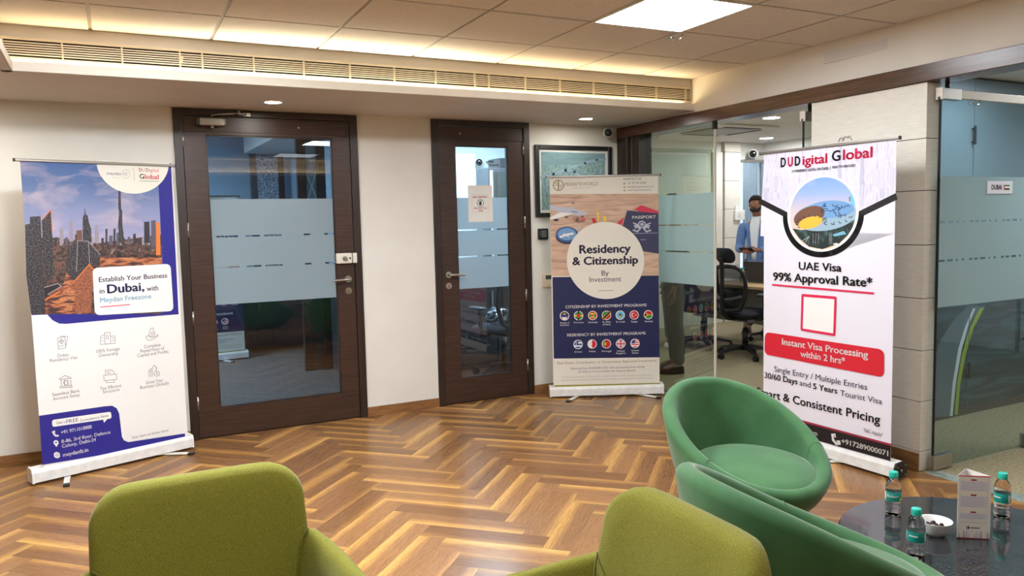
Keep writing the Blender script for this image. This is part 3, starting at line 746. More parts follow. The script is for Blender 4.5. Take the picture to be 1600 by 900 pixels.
# ================================================================== GLAZED PARTITION
def rw_box(m, mat, x0, x1, y0, y1, z0, z1, bev=0.0): m.box((x0, along(y0), z0), (x1, along(y1), z1), mat, bev, 1, RW_T)
w = thing('window_1', None, None, (RX(5.05) + 0.09, 5.05, 0), kind='structure')
m = MB(); rw_box(m, 'green_glass', 0.080, 0.092, 4.622, 5.502, 0.004, BEAM_B - 0.004); m.build('glass_pane', w)
m = MB()
for a, b in ((0.934, 1.188), (1.200, 1.403), (1.415, 1.656)): rw_box(m, 'frost_green', 0.0775, 0.0785, 4.624, 5.500, a, b)
m.build('frosted_film', w)
m = MB(); rw_box(m, 'tile_panel', 0.078, 0.094, 4.612, 4.622, 0.004, BEAM_B - 0.03); m.build('edge_strip', w)
m = MB(); rw_box(m, 'charcoal', 0.070, 0.102, 4.606, 4.630, BEAM_B - 0.045, BEAM_B); m.build('top_clamp', w)
m = MB(); rw_box(m, 'satin_steel', 0.074, 0.098, 4.62, 5.50, 0.0, 0.012); m.build('floor_channel', w)

# open glass doors, both swung ninety degrees into the rooms behind
def glass_door(n, yl, x0, x1, sign, film='frost_green', glass='blue_glass'):
    d = thing('door_%d' % n, None, None, ((x0 + x1) / 2, yl, 0), kind='structure')
    m = MB(); m.box((x0, yl - 0.006, 0.014), (x1, yl + 0.006, 2.135), glass); m.build('glass_pane', d)
    m = MB(); m.box((x0 - 0.004, yl - 0.0065, 0.09), (x0 + 0.001, yl + 0.0065, 2.075), 'black_rubber'); m.build('edge_seal', d)
    m = MB()
    for a, b in ((0.934, 1.188), (1.200, 1.403), (1.415, 1.660)): m.box((x0 + 0.002, yl - 0.0085, a), (x1, yl - 0.0075, b), film)
    for zb in (1.188, 1.403):
        x = x0 + 0.02; k = 0
        while x < x1 - 0.04:
            wd = (0.035, 0.02, 0.05, 0.03, 0.016)[k % 5]
            if k % 2: m.box((x, yl - 0.0085, zb), (min(x + wd, x1), yl - 0.0075, zb + 0.012), film)
            x += wd; k += 1
    m.build('frosted_film', d)
    m = MB()
    m.box((x0 - 0.016, yl - 0.018, 0.008), (x0 + 0.15, yl + 0.018, 0.088), 'steel', 0.002); m.build('bottom_patch', d)
    m = MB(); m.box((x1 - 0.06, yl - 0.018, 0.008), (x1 + 0.01, yl + 0.018, 0.088), 'satin_steel', 0.002); m.build('lock_patch', d)
    m = MB()
    m.box((x0 - 0.012, yl - 0.020, 2.078), (x0 + 0.155, yl + 0.020, 2.138), 'satin_steel', 0.002); m.box((x0 - 0.014, yl - 0.022, 2.076), (x0 - 0.004, yl + 0.022, 2.142), 'tile_panel', 0.002)
    m.box((x0 - 0.0145, yl - 0.006, 2.075), (x0 - 0.008, yl + 0.006, 2.092), 'black_rubber'); m.cyl((x0 + 0.055, yl, 2.135), (x0 + 0.055, yl, BEAM_B), 0.012, 'charcoal', seg=12)
    m.build('top_patch', d)
    return d
gd = glass_door(3, 2.765, 4.112, 5.04, 1)
m = MB(); m.cyl((4.955, 2.72, 0.60), (4.955, 2.72, 0.915), 0.013, 'steel', seg=16)
for z in (0.68, 0.84): m.cyl((4.955, 2.72, z), (4.955, 2.765, z), 0.008, 'steel', seg=12)
m.build('pull_handle', gd)
m = MB(); m.box((4.26, 2.752, 2.088), (5.0, 2.778, 2.134), 'tile_panel', 0.002); m.tube([(4.36, 2.75, 2.09), (4.37, 2.745, 2.066), (4.40, 2.745, 2.06), (4.43, 2.745, 2.066), (4.44, 2.75, 2.09)], 0.004, 'chrome', 8); m.build('top_rail', gd)
gd4 = glass_door(4, 3.715, 4.118, 5.02, 1, glass='clear_glass')
# ================================================================== PRINTED PANELS
def font_mesh(body, bold):
    cu = bpy.data.curves.new('lettering', 'FONT'); cu.body = body; cu.size = 1.0; cu.offset = bold; cu.resolution_u = 3
    ob = bpy.data.objects.new('lettering', cu); COL.objects.link(ob)
    dg = bpy.context.evaluated_depsgraph_get()
    me = bpy.data.meshes.new_from_object(ob.evaluated_get(dg))
    vs = [(v.co.x, v.co.y) for v in me.vertices]; fs = [list(p.vertices) for p in me.polygons]
    bpy.data.objects.remove(ob); bpy.data.curves.remove(cu); bpy.data.meshes.remove(me)
    return vs, fs
_FC = {}
def glyphs(body, bold=0.0):
    k = (body, bold)
    if k not in _FC: _FC[k] = font_mesh(body, bold)
    return _FC[k]
CAPH = max(v[1] for v in glyphs('H')[0])
def homography(src, dst):
    A = []; B = []
    for (x, y), (u, v) in zip(src, dst):
        A.append([x, y, 1, 0, 0, 0, -u * x, -u * y]); B.append(u)
        A.append([0, 0, 0, x, y, 1, -v * x, -v * y]); B.append(v)
    h = np.linalg.solve(np.array(A, float), np.array(B, float))
    return lambda p: ((h[0] * p[0] + h[1] * p[1] + h[2]) / (h[6] * p[0] + h[7] * p[1] + 1), (h[3] * p[0] + h[4] * p[1] + h[5]) / (h[6] * p[0] + h[7] * p[1] + 1))
class Print:
    """flat artwork: layers of coloured vinyl on a W x H sheet (u to the right, v up)"""
    def __init__(s, W, H, corners=None):
        s.W, s.H = W, H; s.items = []; s.z = 0
        s.map = homography(corners, [(0, H), (W, H), (W, 0), (0, 0)]) if corners else (lambda p: p)
    def pts(s, P): return [s.map(p) for p in P]
    def raw(s, uv, mat): s.z += 1; s.items.append(('poly', uv, mat, s.z)); return s
    def poly(s, P, mat): return s.raw(s.pts(P), mat)
    def ell(s, cx, cy, rx, ry, mat, a0=0, a1=360, n=40):
        P = [(cx + rx * math.cos(math.radians(a0 + (a1 - a0) * k / n)), cy + ry * math.sin(math.radians(a0 + (a1 - a0) * k / n))) for k in range(n + (0 if a1 - a0 == 360 else 1))]
        return s.poly(P, mat)
    def circ(s, c, r, mat, n=32, a0=0, a1=360):          # uv units
        return s.raw([(c[0] + r * math.cos(math.radians(a0 + (a1 - a0) * k / n)), c[1] + r * math.sin(math.radians(a0 + (a1 - a0) * k / n))) for k in range(n + (0 if a1 - a0 == 360 else 1))], mat)
    def line(s, P, w, mat, closed=False, mapped=True):
        """stroke of width w (sheet units) along P"""
        Q = [Vector(p) for p in (s.pts(P) if mapped else P)]
        if closed: Q.append(Q[0])
        s.z += 1
        for a, b in zip(Q[:-1], Q[1:]):
            d = (b - a)
            if d.length < 1e-6: continue
            d.normalize(); nrm = Vector((-d.y, d.x)) * (w / 2); e = d * (w / 2)
            s.items.append(('poly', [tuple(a - e + nrm), tuple(a - e - nrm), tuple(b + e - nrm), tuple(b + e + nrm)], mat, s.z))
        return s
    def rr(s, P4, r, mat):
        """rounded quad given by its four corners TL TR BR BL"""
        Q = [Vector(p) for p in s.pts(P4)]; out = []
        for i in range(4):
            p, a, b = Q[i], Q[i - 1], Q[(i + 1) % 4]
            A = p + (a - p).normalized() * r; B = p + (b - p).normalized() * r
            for k in range(7):
                t = k / 6; out.append(tuple((1 - t) ** 2 * A + 2 * t * (1 - t) * p + t * t * B))
        return s.raw(out, mat)
    def txt(s, body, p0, p1, cap, mat, bold=0.0, keep=False):
        """text whose baseline runs from p0 to p1, cap = height of a capital"""
        a, b = s.map(p0), s.map(p1)
        ch = abs(s.map((p0[0], p0[1] - cap))[1] - a[1])
        vs, fs = glyphs(body)
        x0 = min(v[0] for v in vs); x1 = max(v[0] for v in vs)
        if bold > 0.004:                      # heavier weight: the strokes laid down again slightly shifted
            e = bold * 1.5; n0 = len(vs); V2 = []; F2 = []
            for q, (dx, dy) in enumerate(((0, 0), (e, 0), (-e, 0), (0, e * 0.7), (0, -e * 0.7))):
                V2 += [(v[0] + dx, v[1] + dy) for v in vs]; F2 += [[i + q * n0 for i in f] for f in fs]
            vs, fs = V2, F2; x0 -= e; x1 += e
        sx = (b[0] - a[0]) / (x1 - x0); sy = ch / CAPH
        yb = (a[1] + b[1]) / 2
        s.z += 1
        s.items.append(('mesh', ([(a[0] + (v[0] - x0) * sx, yb + v[1] * sy) for v in vs], fs), mat, s.z))
        return s
    def into(s, mb, T, step=0.00002, base=0.0006):
        """sheet u,v -> local x,z; layers step out towards local -y"""
        for kind, data, mat, z in s.items:
            off = -(base + step * z)
            if kind == 'poly':
                f = mb.face([mb.bm.verts.new(T @ Vector((p[0], off, p[1]))) for p in data], mat, False, [(p[0] / s.W, p[1] / s.H) for p in data])
                if f is not None and f.normal.length >= 0: pass
            else:
                vs, fs = data
                V = [mb.bm.verts.new(T @ Vector((p[0], off, p[1]))) for p in vs]
                for fc in fs: mb.face([V[i] for i in fc], mat, False, [(vs[i][0] / s.W, vs[i][1] / s.H) for i in fc])
def crop(x0, y0, k): return lambda x, y: (x0 + x / k, y0 + y / k)

def rollup_banner(label, P, d, u0, u1, z0, z1, base_len, pr, paper, cap_dark=False, end_black=False, top_over=0.03, group=None, feet=((0.22, -0.3), (0.72, 0.3)), lift=0.018):
    """P: front left floor corner, d: direction of the front (left to right)"""
    t = thing('rollup_banner', label, 'banner', (P[0] + d[0] * base_len / 2, P[1] + d[1] * base_len / 2, 0), math.atan2(d[1], d[0]), group)
    T = Matrix(((d[0], -d[1], 0, P[0]), (d[1], d[0], 0, P[1]), (0, 0, 1, 0), (0, 0, 0, 1)))     # x along, y away from the viewer
    TF = T @ Matrix.Translation((u0, 0.022, 0))
    W = u1 - u0
    m = MB()
    m.box((0, -0.0003, z0 - 0.02), (W, 0.0003, z1), paper, 0, 1, TF)
    pr.into(m, TF @ Matrix.Translation((0, 0, z0)))
    m.build('printed_panel', t, fix=False)
    m = MB(); m.box((-top_over, -0.010, z1 - 0.004), (W + top_over * 0.6, 0.010, z1 + 0.012), 'satin_steel', 0.004, 2, TF)
    for x in (-top_over - 0.004, W + top_over * 0.6): m.box((x, -0.011, z1 - 0.006), (x + 0.006, 0.011, z1 + 0.014), 'charcoal', 0.002, 1, TF)
    m.build('top_rail', t)
    m = MB()
    prof = [(0.0, lift), (0.0, lift + 0.055), (0.008, lift + 0.075), (0.075, lift + 0.082), (0.092, lift + 0.066), (0.094, lift)]
    TT = T @ Matrix(((0, 0, 1, 0), (1, 0, 0, 0), (0, 1, 0, 0), (0, 0, 0, 1)))
    m.prism(prof, 0.006, base_len - 0.006, 'white_metal', TT)
    m.build('cassette', t)
    capm = 'black_plastic' if end_black else 'white_plastic'
    prof2 = [(-0.003, lift - 0.003), (-0.003, lift + 0.058), (0.007, lift + 0.079), (0.076, lift + 0.085), (0.095, lift + 0.068), (0.097, lift - 0.003)]
    for a, b in ((-0.006, 0.006), (base_len - 0.006, base_len + 0.006)):
        m = MB(); m.prism(prof2, a, b, capm, TT)
        e = a - 0.001 if a < 0 else b + 0.001
        for q in ((0.012, lift + 0.008), (0.084, lift + 0.008), (0.012, lift + 0.058), (0.082, lift + 0.062), (0.048, lift + 0.036)):
            m.cyl(T @ Vector((e - 0.0015, q[0], q[1])), T @ Vector((e + 0.0015, q[0], q[1])), 0.0045, 'steel', seg=10)
        m.build('end_cap', t)
    for fx, sw in feet:
        m = MB(); c = Vector((fx * base_len, 0.03, 0.010)); ang = sw
        R = Matrix.Translation(c) @ Matrix.Rotation(ang, 4, 'Z')
        m.box((-0.016, -0.20, -0.005), (0.016, 0.10, 0.003), 'white_metal', 0.001, 1, T @ R)
        m.box((-0.017, -0.205, -0.0085), (0.017, -0.165, 0.0035), 'black_rubber', 0.002, 1, T @ R); m.box((-0.017, 0.08, -0.0085), (0.017, 0.105, 0.0035), 'black_rubber', 0.002, 1, T @ R)
        m.cyl(T @ Vector((c.x, c.y, 0.008)), T @ Vector((c.x, c.y, lift + 0.004)), 0.012, 'satin_steel', seg=12)
        m.build('swing_foot', t)
    m = MB(); m.cyl(T @ Vector((base_len / 2, 0.05, lift + 0.075)), T @ Vector((base_len / 2, 0.036, z1 + 0.002)), 0.007, 'satin_steel', seg=10); m.build('support_pole', t)
    return t

# ---------------------------------------------------------------- left banner
A = Print(0.866, 1.769, [(35, 247), (268, 262), (297, 672), (66, 735)])
c4 = crop(0, 220, 3.2156); c5 = crop(0, 480, 3.1034); cl = crop(140, 240, 11.252)
A.poly([c4(857, 118), c4(903, 850), c4(640, 874), c5(330, 67), c5(295, 66), c5(262, 50), c5(236, 22), c5(158, 26), c4(160, 700)], 'ink_blue')
A.poly([(35, 247), (246.5, 260.7), c4(822, 610), c4(822, 850), c4(478, 850), c4(160, 858)], 'print_dusk_sky')
# city
A.poly([c4(137, 470), c4(300, 470), c4(500, 500), c4(812, 460), c4(822, 620), c4(822, 850), c4(160, 858)], 'print_night_city')
A.poly([c4(505, 572), c4(818, 570), c4(820, 606), c4(508, 618)], 'print_fires')
A.poly([c4(158, 800), c4(330, 700), c4(345, 640), c4(395, 640), c4(390, 852), c4(160, 858)], 'print_fires')
A.poly([c4(160, 800), c4(200, 725), c4(300, 690), c4(320, 710), c4(240, 770), c4(170, 840)], 'ink_night')
A.line([c4(165, 775), c4(215, 725), c4(300, 700), c4(318, 715), c4(250, 755)], 0.006, 'ink_tower_light')
A.line([c4(165, 835), c4(225, 790), c4(310, 740)], 0.007, 'ink_orange')
def tower(pts, mat): A.poly([c4(*p) for p in pts], mat)
random.seed(11)
x = 285
while x < 812:
    hgt = random.choice((24, 36, 50, 30, 70, 44)); wd = random.choice((10, 14, 18, 12))
    tower([(x, 510), (x, 500 - hgt), (x + wd, 498 - hgt), (x + wd, 510)], random.choice(('ink_tower_mid', 'ink_tower_light', 'print_windows', 'ink_tower')))
    x += wd + random.choice((4, 8, 14))
tower([(312, 500), (315, 430), (328, 418), (332, 500)], 'ink_tower_light'); tower([(358, 490), (360, 390), (376, 388), (380, 490)], 'ink_tower_light'); tower([(486, 500), (488, 420), (496, 408), (504, 420), (508, 500)], 'ink_tower_light')
tower([(395, 500), (396, 436), (424, 434), (426, 500)], 'ink_brown')
tower([(137, 660), (134, 404), (158, 400), (160, 365), (214, 362), (236, 856), (160, 858)], 'print_windows')
tower([(219, 384), (268, 330), (276, 500), (284, 660), (236, 690)], 'print_windows'); A.line([c4(219, 384), c4(268, 332), c4(273, 440)], 0.004, 'ink_orange')
tower([(428, 495), (427, 385), (432, 360), (436, 358), (439, 318), (443, 358), (452, 362), (460, 400), (470, 430), (472, 495)], 'print_windows')
tower([(340, 640), (350, 530), (402, 484), (456, 488), (515, 556), (512, 618), (468, 600), (386, 690)], 'print_windows')
A.line([c4(402, 486), c4(395, 640)], 0.004, 'ink_tower_light'); A.line([c4(456, 490), c4(462, 600)], 0.004, 'ink_tower_light'); A.line([c4(515, 556), c4(456, 490), c4(402, 486)], 0.004, 'ink_tower_light')
tower([(383, 690), (460, 605), (492, 640), (478, 690), (470, 848), (388, 852)], 'print_lattice'); A.line([c4(383, 690), c4(460, 605), c4(492, 638)], 0.005, 'ink_orange')
tower([(604, 262), (607, 240), (615, 240), (618, 330), (623, 345), (625, 420), (629, 440), (634, 500), (604, 500), (607, 440), (603, 420), (608, 345), (604, 330)], 'print_windows')
tower([(732, 500), (730, 398), (756, 396), (760, 500)], 'ink_tower'); tower([(766, 520), (764, 392), (786, 390), (792, 520)], 'ink_tower_mid'); tower([(790, 560), (788, 400), (806, 402), (812, 560)], 'ink_orange')
# white half disc with the logos
A.poly([(208.7 + 54.6 * math.cos(math.radians(a)) , 253.6 + (4.0 * math.cos(math.radians(a))) + 47.5 * math.sin(math.radians(a))) for a in range(0, 181, 6)], 'ink_cream')
A.txt('meydan', cl(342, 362), cl(582, 372), 4.6, 'ink_blue', -0.012)
A.ell(*cl(665, 357), 6.2, 6.6, 'ink_lightgrey'); A.ell(*cl(665, 357), 5.6, 6.0, 'ink_cream'); A.txt('FZ', cl(630, 378), cl(692, 382), 4.0, 'ink_grey', -0.012)
A.line([cl(430, 408), cl(582, 418)], 0.002, 'ink_lightgrey'); A.line([cl(798, 255), cl(812, 468)], 0.0016, 'ink_grey')
A.txt('D', cl(890, 318), cl(936, 320), 5.0, 'ink_black', 0.006); A.txt('U', cl(944, 322), cl(984, 324), 4.8, 'ink_crimson'); A.txt('D', cl(1008, 326), cl(1054, 328), 5.0, 'ink_black', 0.006); A.txt('igital', cl(1064, 330), cl(1216, 334), 5.0, 'ink_crimson', 0.004)
A.txt('G', cl(900, 440), cl(978, 444), 7.0, 'ink_black', 0.012); A.txt('lobal', cl(990, 448), cl(1222, 456), 7.0, 'ink_crimson', 0.012); A.line([cl(902, 478), cl(1224, 492)], 0.003, 'ink_grey')
# headline card
A.rr([c4(476, 622), c4(860, 602), c4(878, 834), c4(488, 860)], 0.035, 'ink_white')
A.txt('Establish Your Business', c4(508, 690), c4(845, 672), 7.6, 'ink_text', 0.012)
A.txt('in', c4(512, 750), c4(537, 748), 7.6, 'ink_text', 0.01); A.txt('Dubai,', c4(550, 746), c4(735, 736), 13.2, 'ink_navy', 0.022); A.txt('with', c4(746, 736), c4(803, 732), 7.6, 'ink_text', 0.01)
A.txt('Meydan Freezone', c4(514, 792), c4(770, 775), 7.4, 'ink_sky', 0.014); A.line([c4(518, 818), c4(662, 804)], 0.006, 'ink_pink')
# six services
def cap2(lines, px, k=c5, mat='ink_grey', cap=5.2):
    for body, a, b in lines: A.txt(body, k(*a), k(*b), cap, mat, 0.002)
cap2([('Dubai', (286, 234), (340, 226)), ('Residency Visa', (247, 258), (384, 240)), ('100% Foreign', (478, 206), (592, 194)), ('Ownership', (490, 226), (586, 216)),
      ('Complete', (710, 178), (788, 170)), ('Repatrition of', (692, 200), (806, 186)), ('Capital and Profits', (677, 220), (826, 204)),
      ('Seamless Bank', (257, 428), (396, 408)), ('Account Setup', (260, 448), (396, 430)), ('Tax Efficient', (496, 390), (602, 376)), ('Structure', (510, 406), (592, 396)),
      ('Grow Your', (720, 354), (802, 342)), ('Business Globally', (692, 376), (830, 358))], None)
IW = 0.0026
def ic(P, closed=False): A.line([c5(*p) for p in P], IW, 'ink_grey', closed)
def icc(cx, cy, r): A.line([c5(cx + r * math.cos(a), cy + r * math.sin(a)) for a in [2 * PI * k / 14 for k in range(14)]], IW, 'ink_grey', True)
ic([(286, 138), (322, 130), (326, 186), (290, 193)], True); ic([(300, 132), (304, 127), (337, 130), (326, 180)]); icc(305, 154, 10); ic([(295, 154), (315, 152)]); ic([(296, 178), (316, 174)]); ic([(305, 144), (305, 164)])
ic([(520, 163), (518, 108), (546, 105), (548, 160)], True); ic([(548, 124), (568, 122), (570, 158), (498, 166), (498, 126), (518, 116)]); [ic([(527 + 8 * i, 118), (528 + 8 * i, 140)]) for i in range(2)]; ic([(505, 134), (512, 133)]); ic([(505, 148), (512, 147)]); ic([(555, 134), (563, 133)]); ic([(555, 146), (563, 145)])
ic([(740, 84), (736, 96), (730, 112), (738, 122), (756, 120), (762, 110), (754, 94), (750, 80)], True); icc(747, 108, 6); ic([(718, 122), (730, 118), (742, 128), (764, 122), (776, 112), (766, 128), (740, 140), (722, 138)], True)
ic([(294, 340), (322, 324), (354, 336), (294, 346)], True); [ic([(302 + 16 * i, 346), (304 + 16 * i, 374)]) for i in range(4)]; ic([(296, 380), (356, 374), (356, 382), (298, 387)], True); icc(326, 360, 11)
ic([(514, 318), (576, 310), (578, 336), (516, 344)], True); ic([(524, 316), (522, 292), (552, 290), (564, 300), (566, 312)]); ic([(526, 344), (528, 354), (566, 350), (564, 338)]); ic([(532, 308), (548, 306)]); ic([(532, 300), (542, 299)])
ic([(734, 320), (733, 294), (742, 290), (743, 318)]); ic([(750, 316), (749, 280), (744, 280), (758, 262), (772, 276), (766, 277), (768, 290)]); icc(771, 302, 13); ic([(768, 296), (774, 299), (769, 304), (775, 308)]); ic([(732, 290), (738, 282), (744, 288)])
# contact block
pts = [c5(189, 533), c5(520, 472), c5(556, 468), c5(578, 480), c5(590, 506), c5(598, 570), c5(604, 622), c5(614, 640), c5(636, 648), c5(908, 592), c5(912, 630), c5(203, 786)]
A.poly(pts, 'ink_blue')
A.rr([c5(254, 552), c5(550, 498), c5(553, 532), c5(256, 588)], 0.014, 'ink_white'); A.poly([c5(510, 536), c5(534, 532), c5(516, 556)], 'ink_white')
A.txt('Get a', c5(277, 573), c5(320, 565), 4.4, 'ink_text', 0.002); A.txt('FREE', c5(327, 566), c5(388, 555), 6.2, 'ink_text', 0.004); A.txt('Consultancy Now', c5(396, 552), c5(538, 528), 4.4, 'ink_text', 0.002)
A.txt('+91 9711018888', c5(300, 618), c5(455, 590), 5.6, 'ink_white', 0.014)
A.txt('B-86, 3rd floor, Defence', c5(302, 662), c5(548, 615), 5.6, 'ink_white', 0.014); A.txt('Colony, Delhi-24', c5(304, 688), c5(476, 655), 5.6, 'ink_white', 0.014); A.txt('meydanfz.in', c5(308, 734), c5(438, 710), 6.2, 'ink_white', 0.016)
A.line([c5(262, 616), c5(266, 626), c5(274, 632), c5(283, 632)], 0.010, 'ink_white'); A.line([c5(260, 614), c5(264, 612)], 0.012, 'ink_white')
A.ell(*c5(274, 668), 4.2, 4.2, 'ink_white'); A.poly([c5(263, 674), c5(285, 672), c5(276, 690)], 'ink_white'); A.ell(*c5(274, 667), 1.5, 1.5, 'ink_blue')
A.ell(*c5(278, 732), 5.2, 5.2, 'ink_white')
for dx in (-0.35, 0.35): A.line([c5(278 + dx * 16, 719), c5(278 + dx * 22, 732), c5(278 + dx * 16, 745)], 0.0018, 'ink_blue')
A.line([c5(263, 733), c5(293, 730)], 0.0018, 'ink_blue'); A.line([c5(278, 717), c5(278, 747)], 0.0018, 'ink_blue')
A.txt('Scan here to know more', c5(654, 625), c5(830, 590), 4.2, 'ink_grey', 0.0)
rollup_banner('blue and white roll-up banner leaning by the left wall with a dusk city photo', (-0.421, 5.232), (0.942, 0.3357), 0.058, 0.924, 0.105, 1.874, 0.947, A, 'ink_white', feet=((0.20, -0.35), (0.80, 0.75)))

# ---------------------------------------------------------------- middle banner
def migrate_print():
    B = Print(0.886, 1.717, [(860, 278), (1030, 272), (1030, 600), (863, 603)])
    k = crop(840, 200, 3.75); q = crop(840, 420, 4.0909); e = crop(860, 300, 7.5)
    B.poly([k(76, 388), k(714, 378), k(712, 864), k(82, 866)], 'print_table')
    # model plane, compass, pins, passports
    B.poly([e(0, 150), e(60, 165), e(250, 190), e(390, 225), e(435, 248), e(405, 272), e(330, 272), e(150, 245), e(0, 205)], 'ink_plane')
    B.poly([e(120, 238), e(270, 252), e(60, 315), e(0, 322), e(0, 300)], 'ink_white'); B.poly([e(200, 195), e(268, 170), e(285, 205)], 'ink_plane'); B.poly([e(252, 125), e(292, 128), e(286, 138), e(256, 136)], 'ink_tower')
    B.poly([e(250, 222), e(320, 232), e(318, 240), e(250, 230)], 'ink_compass'); B.ell(*e(72, 328), 4, 2, 'ink_tower'); B.ell(*e(192, 294), 3, 1.6, 'ink_tower_mid'); B.ell(*e(380, 288), 1.8, 1.8, 'ink_tower')
    B.poly([e(280, 285), e(400, 290), e(420, 340), e(330, 360), e(270, 330)], 'print_crumbs')
    B.poly([e(360, 300), e(420, 310), e(416, 328), e(352, 318)], 'ink_pink')
    B.ell(*e(195, 520), 17.5, 12, 'ink_tower'); B.ell(*e(197, 495), 17.5, 12, 'ink_compass'); B.ell(*e(197, 492), 14.5, 9.6, 'ink_compass_light')
    B.line([e(120, 525), e(190, 498), e(262, 485)], 0.016, 'ink_white'); B.line([e(160, 490), e(215, 520)], 0.009, 'ink_white')
    B.line([e(300, 410), e(345, 400), e(350, 425), e(312, 440)], 0.006, 'ink_plane', True)
    B.poly([e(488, 308), e(520, 303), e(545, 350), e(502, 360)], 'ink_red'); B.ell(*e(520, 350), 2.6, 1.4, 'ink_red'); B.poly([e(550, 230), e(570, 228), e(574, 330), e(556, 332)], 'ink_yellow'); B.poly([e(624, 280), e(654, 278), e(656, 338), e(626, 338)], 'ink_yellow')
    B.poly([e(780, 358), e(870, 286), e(840, 380)], 'ink_redbook'); B.poly([e(990, 198), e(1065, 146), e(1090, 150), e(1275, 215), e(1275, 300)], 'ink_redbook')
    B.poly([e(905, 208), e(1275, 240), e(1275, 715), e(1100, 690), e(840, 480), e(850, 380)], 'ink_passport'); B.line([e(980, 478), e(1262, 470)], 0.003, 'ink_plane'); B.line([e(1060, 553), e(1122, 551)], 0.003, 'ink_plane')
    B.txt('PASSPORT', e(962, 286), e(1245, 316), 4.4, 'ink_white', 0.02)
    # plain round crest on the cover
    cx, cy = 1078, 400
    B.ell(*e(cx, cy - 30), 6.2, 5.6, 'ink_plane'); B.ell(*e(cx, cy - 30), 4.4, 3.8, 'ink_passport'); B.ell(*e(cx, cy - 30), 2.8, 2.4, 'ink_plane')
    for sx in (-1, 1):
        for a in (0, 1, 2): B.line([e(cx + sx * 28, cy - 8 + 12 * a), e(cx + sx * (62 + 8 * a), cy - 30 + 14 * a), e(cx + sx * (98 - 10 * a), cy - 44 + 30 * a)], 0.010, 'ink_plane')
        B.line([e(cx + sx * 20, cy + 20), e(cx + sx * 55, cy + 56), e(cx + sx * 100, cy + 40)], 0.012, 'ink_plane')
    B.poly([q(94, 52), q(776, 40), q(778, 568), q(98, 572)], 'ink_deep')
    B.ell(946.2, 406.4, 60.6, 60.4, 'ink_cream', n=64)
    # header
    B.ell(*k(126, 337), 8.6, 8.6, 'ink_gold'); B.ell(*k(126, 337), 7.2, 7.2, 'ink_cream'); B.line([k(126, 310), k(126, 364)], 0.010, 'ink_gold'); B.line([k(98, 338), k(154, 336)], 0.004, 'ink_gold')
    B.ell(*k(113, 326), 1.6, 1.6, 'ink_lightgrey'); B.ell(*k(139, 348), 1.6, 1.6, 'ink_lightgrey')
    B.txt('MIGRATE.WORLD', k(164, 342), k(357, 333), 5.4, 'ink_gold', -0.012); B.txt('CITIZENSHIP & RESIDENCY', k(206, 356), k(330, 351), 1.8, 'ink_lightgrey')
    B.txt('CONTACT US', k(506, 300), k(611, 297), 2.8, 'ink_grey', 0.016)
    B.txt('+91 99 100 26048', k(528, 325), k(640, 320), 3.0, 'ink_grey'); B.txt('hello@migrateworld.com', k(528, 346), k(684, 341), 3.0, 'ink_grey'); B.txt('www.migrateworld.com', k(528, 365), k(674, 360), 3.0, 'ink_grey')
    for y in (322, 343, 362): B.ell(*k(512, y), 1.4, 1.2, 'ink_gold')
    B.txt('Residency', k(244, 733), k(547, 725), 12.6, 'ink_text', 0.024); B.txt('& Citizenship', k(203, 800), k(590, 792), 12.0, 'ink_text', 0.024)
    B.txt('By', q(408, 42), q(454, 40), 8.0, 'ink_text', 0.002); B.txt('Investment', q(330, 82), q(533, 79), 8.0, 'ink_text', 0.002); B.line([q(386, 138), q(480, 136)], 0.004, 'ink_gold')
    B.txt('CITIZENSHIP BY INVESTMENT PROGRAMS', q(175, 248), q(696, 241), 4.2, 'ink_white', 0.018); B.txt('RESIDENCY BY INVESTMENT PROGRAMS', q(184, 429), q(689, 421), 4.2, 'ink_white', 0.018)
    def flag(cx, cy, cols, style):
        x, y = q(cx, cy); R = 7.3; r = 6.2
        B.ell(x, y, R, R, 'ink_white', n=24)
        if style == 'v':
            c = list(cols); n = len(c)
            for i, col in enumerate(c):
                xs0, xs1 = -1 + 2 * i / n, -1 + 2 * (i + 1) / n
                P = [(x + r * xs0, y + r * math.sqrt(max(0, 1 - xs0 ** 2))), *[(x + r * (xs0 + (xs1 - xs0) * t / 6), y + r * math.sqrt(max(0, 1 - (xs0 + (xs1 - xs0) * t / 6) ** 2))) for t in range(1, 6)], (x + r * xs1, y + r * math.sqrt(max(0, 1 - xs1 ** 2)))]
                B.poly(P + [(p[0], 2 * y - p[1]) for p in reversed(P)], col)
        elif style == 'h':
            n = len(cols)
            for i, col in enumerate(cols):
                s0, s1 = -1 + 2 * i / n, -1 + 2 * (i + 1) / n
                P = [(x + r * math.sqrt(max(0, 1 - (s0 + (s1 - s0) * t / 6) ** 2)), y + r * (s0 + (s1 - s0) * t / 6)) for t in range(7)]
                B.poly(P + [(2 * x - p[0], p[1]) for p in reversed(P)], col)
        else: B.ell(x, y, r, r, cols[0], n=24)
        return x, y, r
    # citizenship row
    x, y, r = flag(169, 299, ['ink_black', 'ink_flagblue', 'ink_white'], 'h'); B.poly([(x - r, y - 1), (x - 2, y + r - .4), (x - 5, y + 4)], 'ink_red'); B.poly([(x + r, y - 1), (x + 2, y + r - .4), (x + 5, y + 4)], 'ink_red'); B.ell(x, y - 2, 2.6, 2.0, 'ink_yellow', 180, 360)
    x, y, r = flag(258, 298, ['ink_green'], 's'); B.line([(x - r, y), (x + r, y)], 0.012, 'ink_yellow'); B.line([(x, y - r), (x, y + r)], 0.012, 'ink_black'); B.ell(x, y, 3.0, 3.0, 'ink_red')
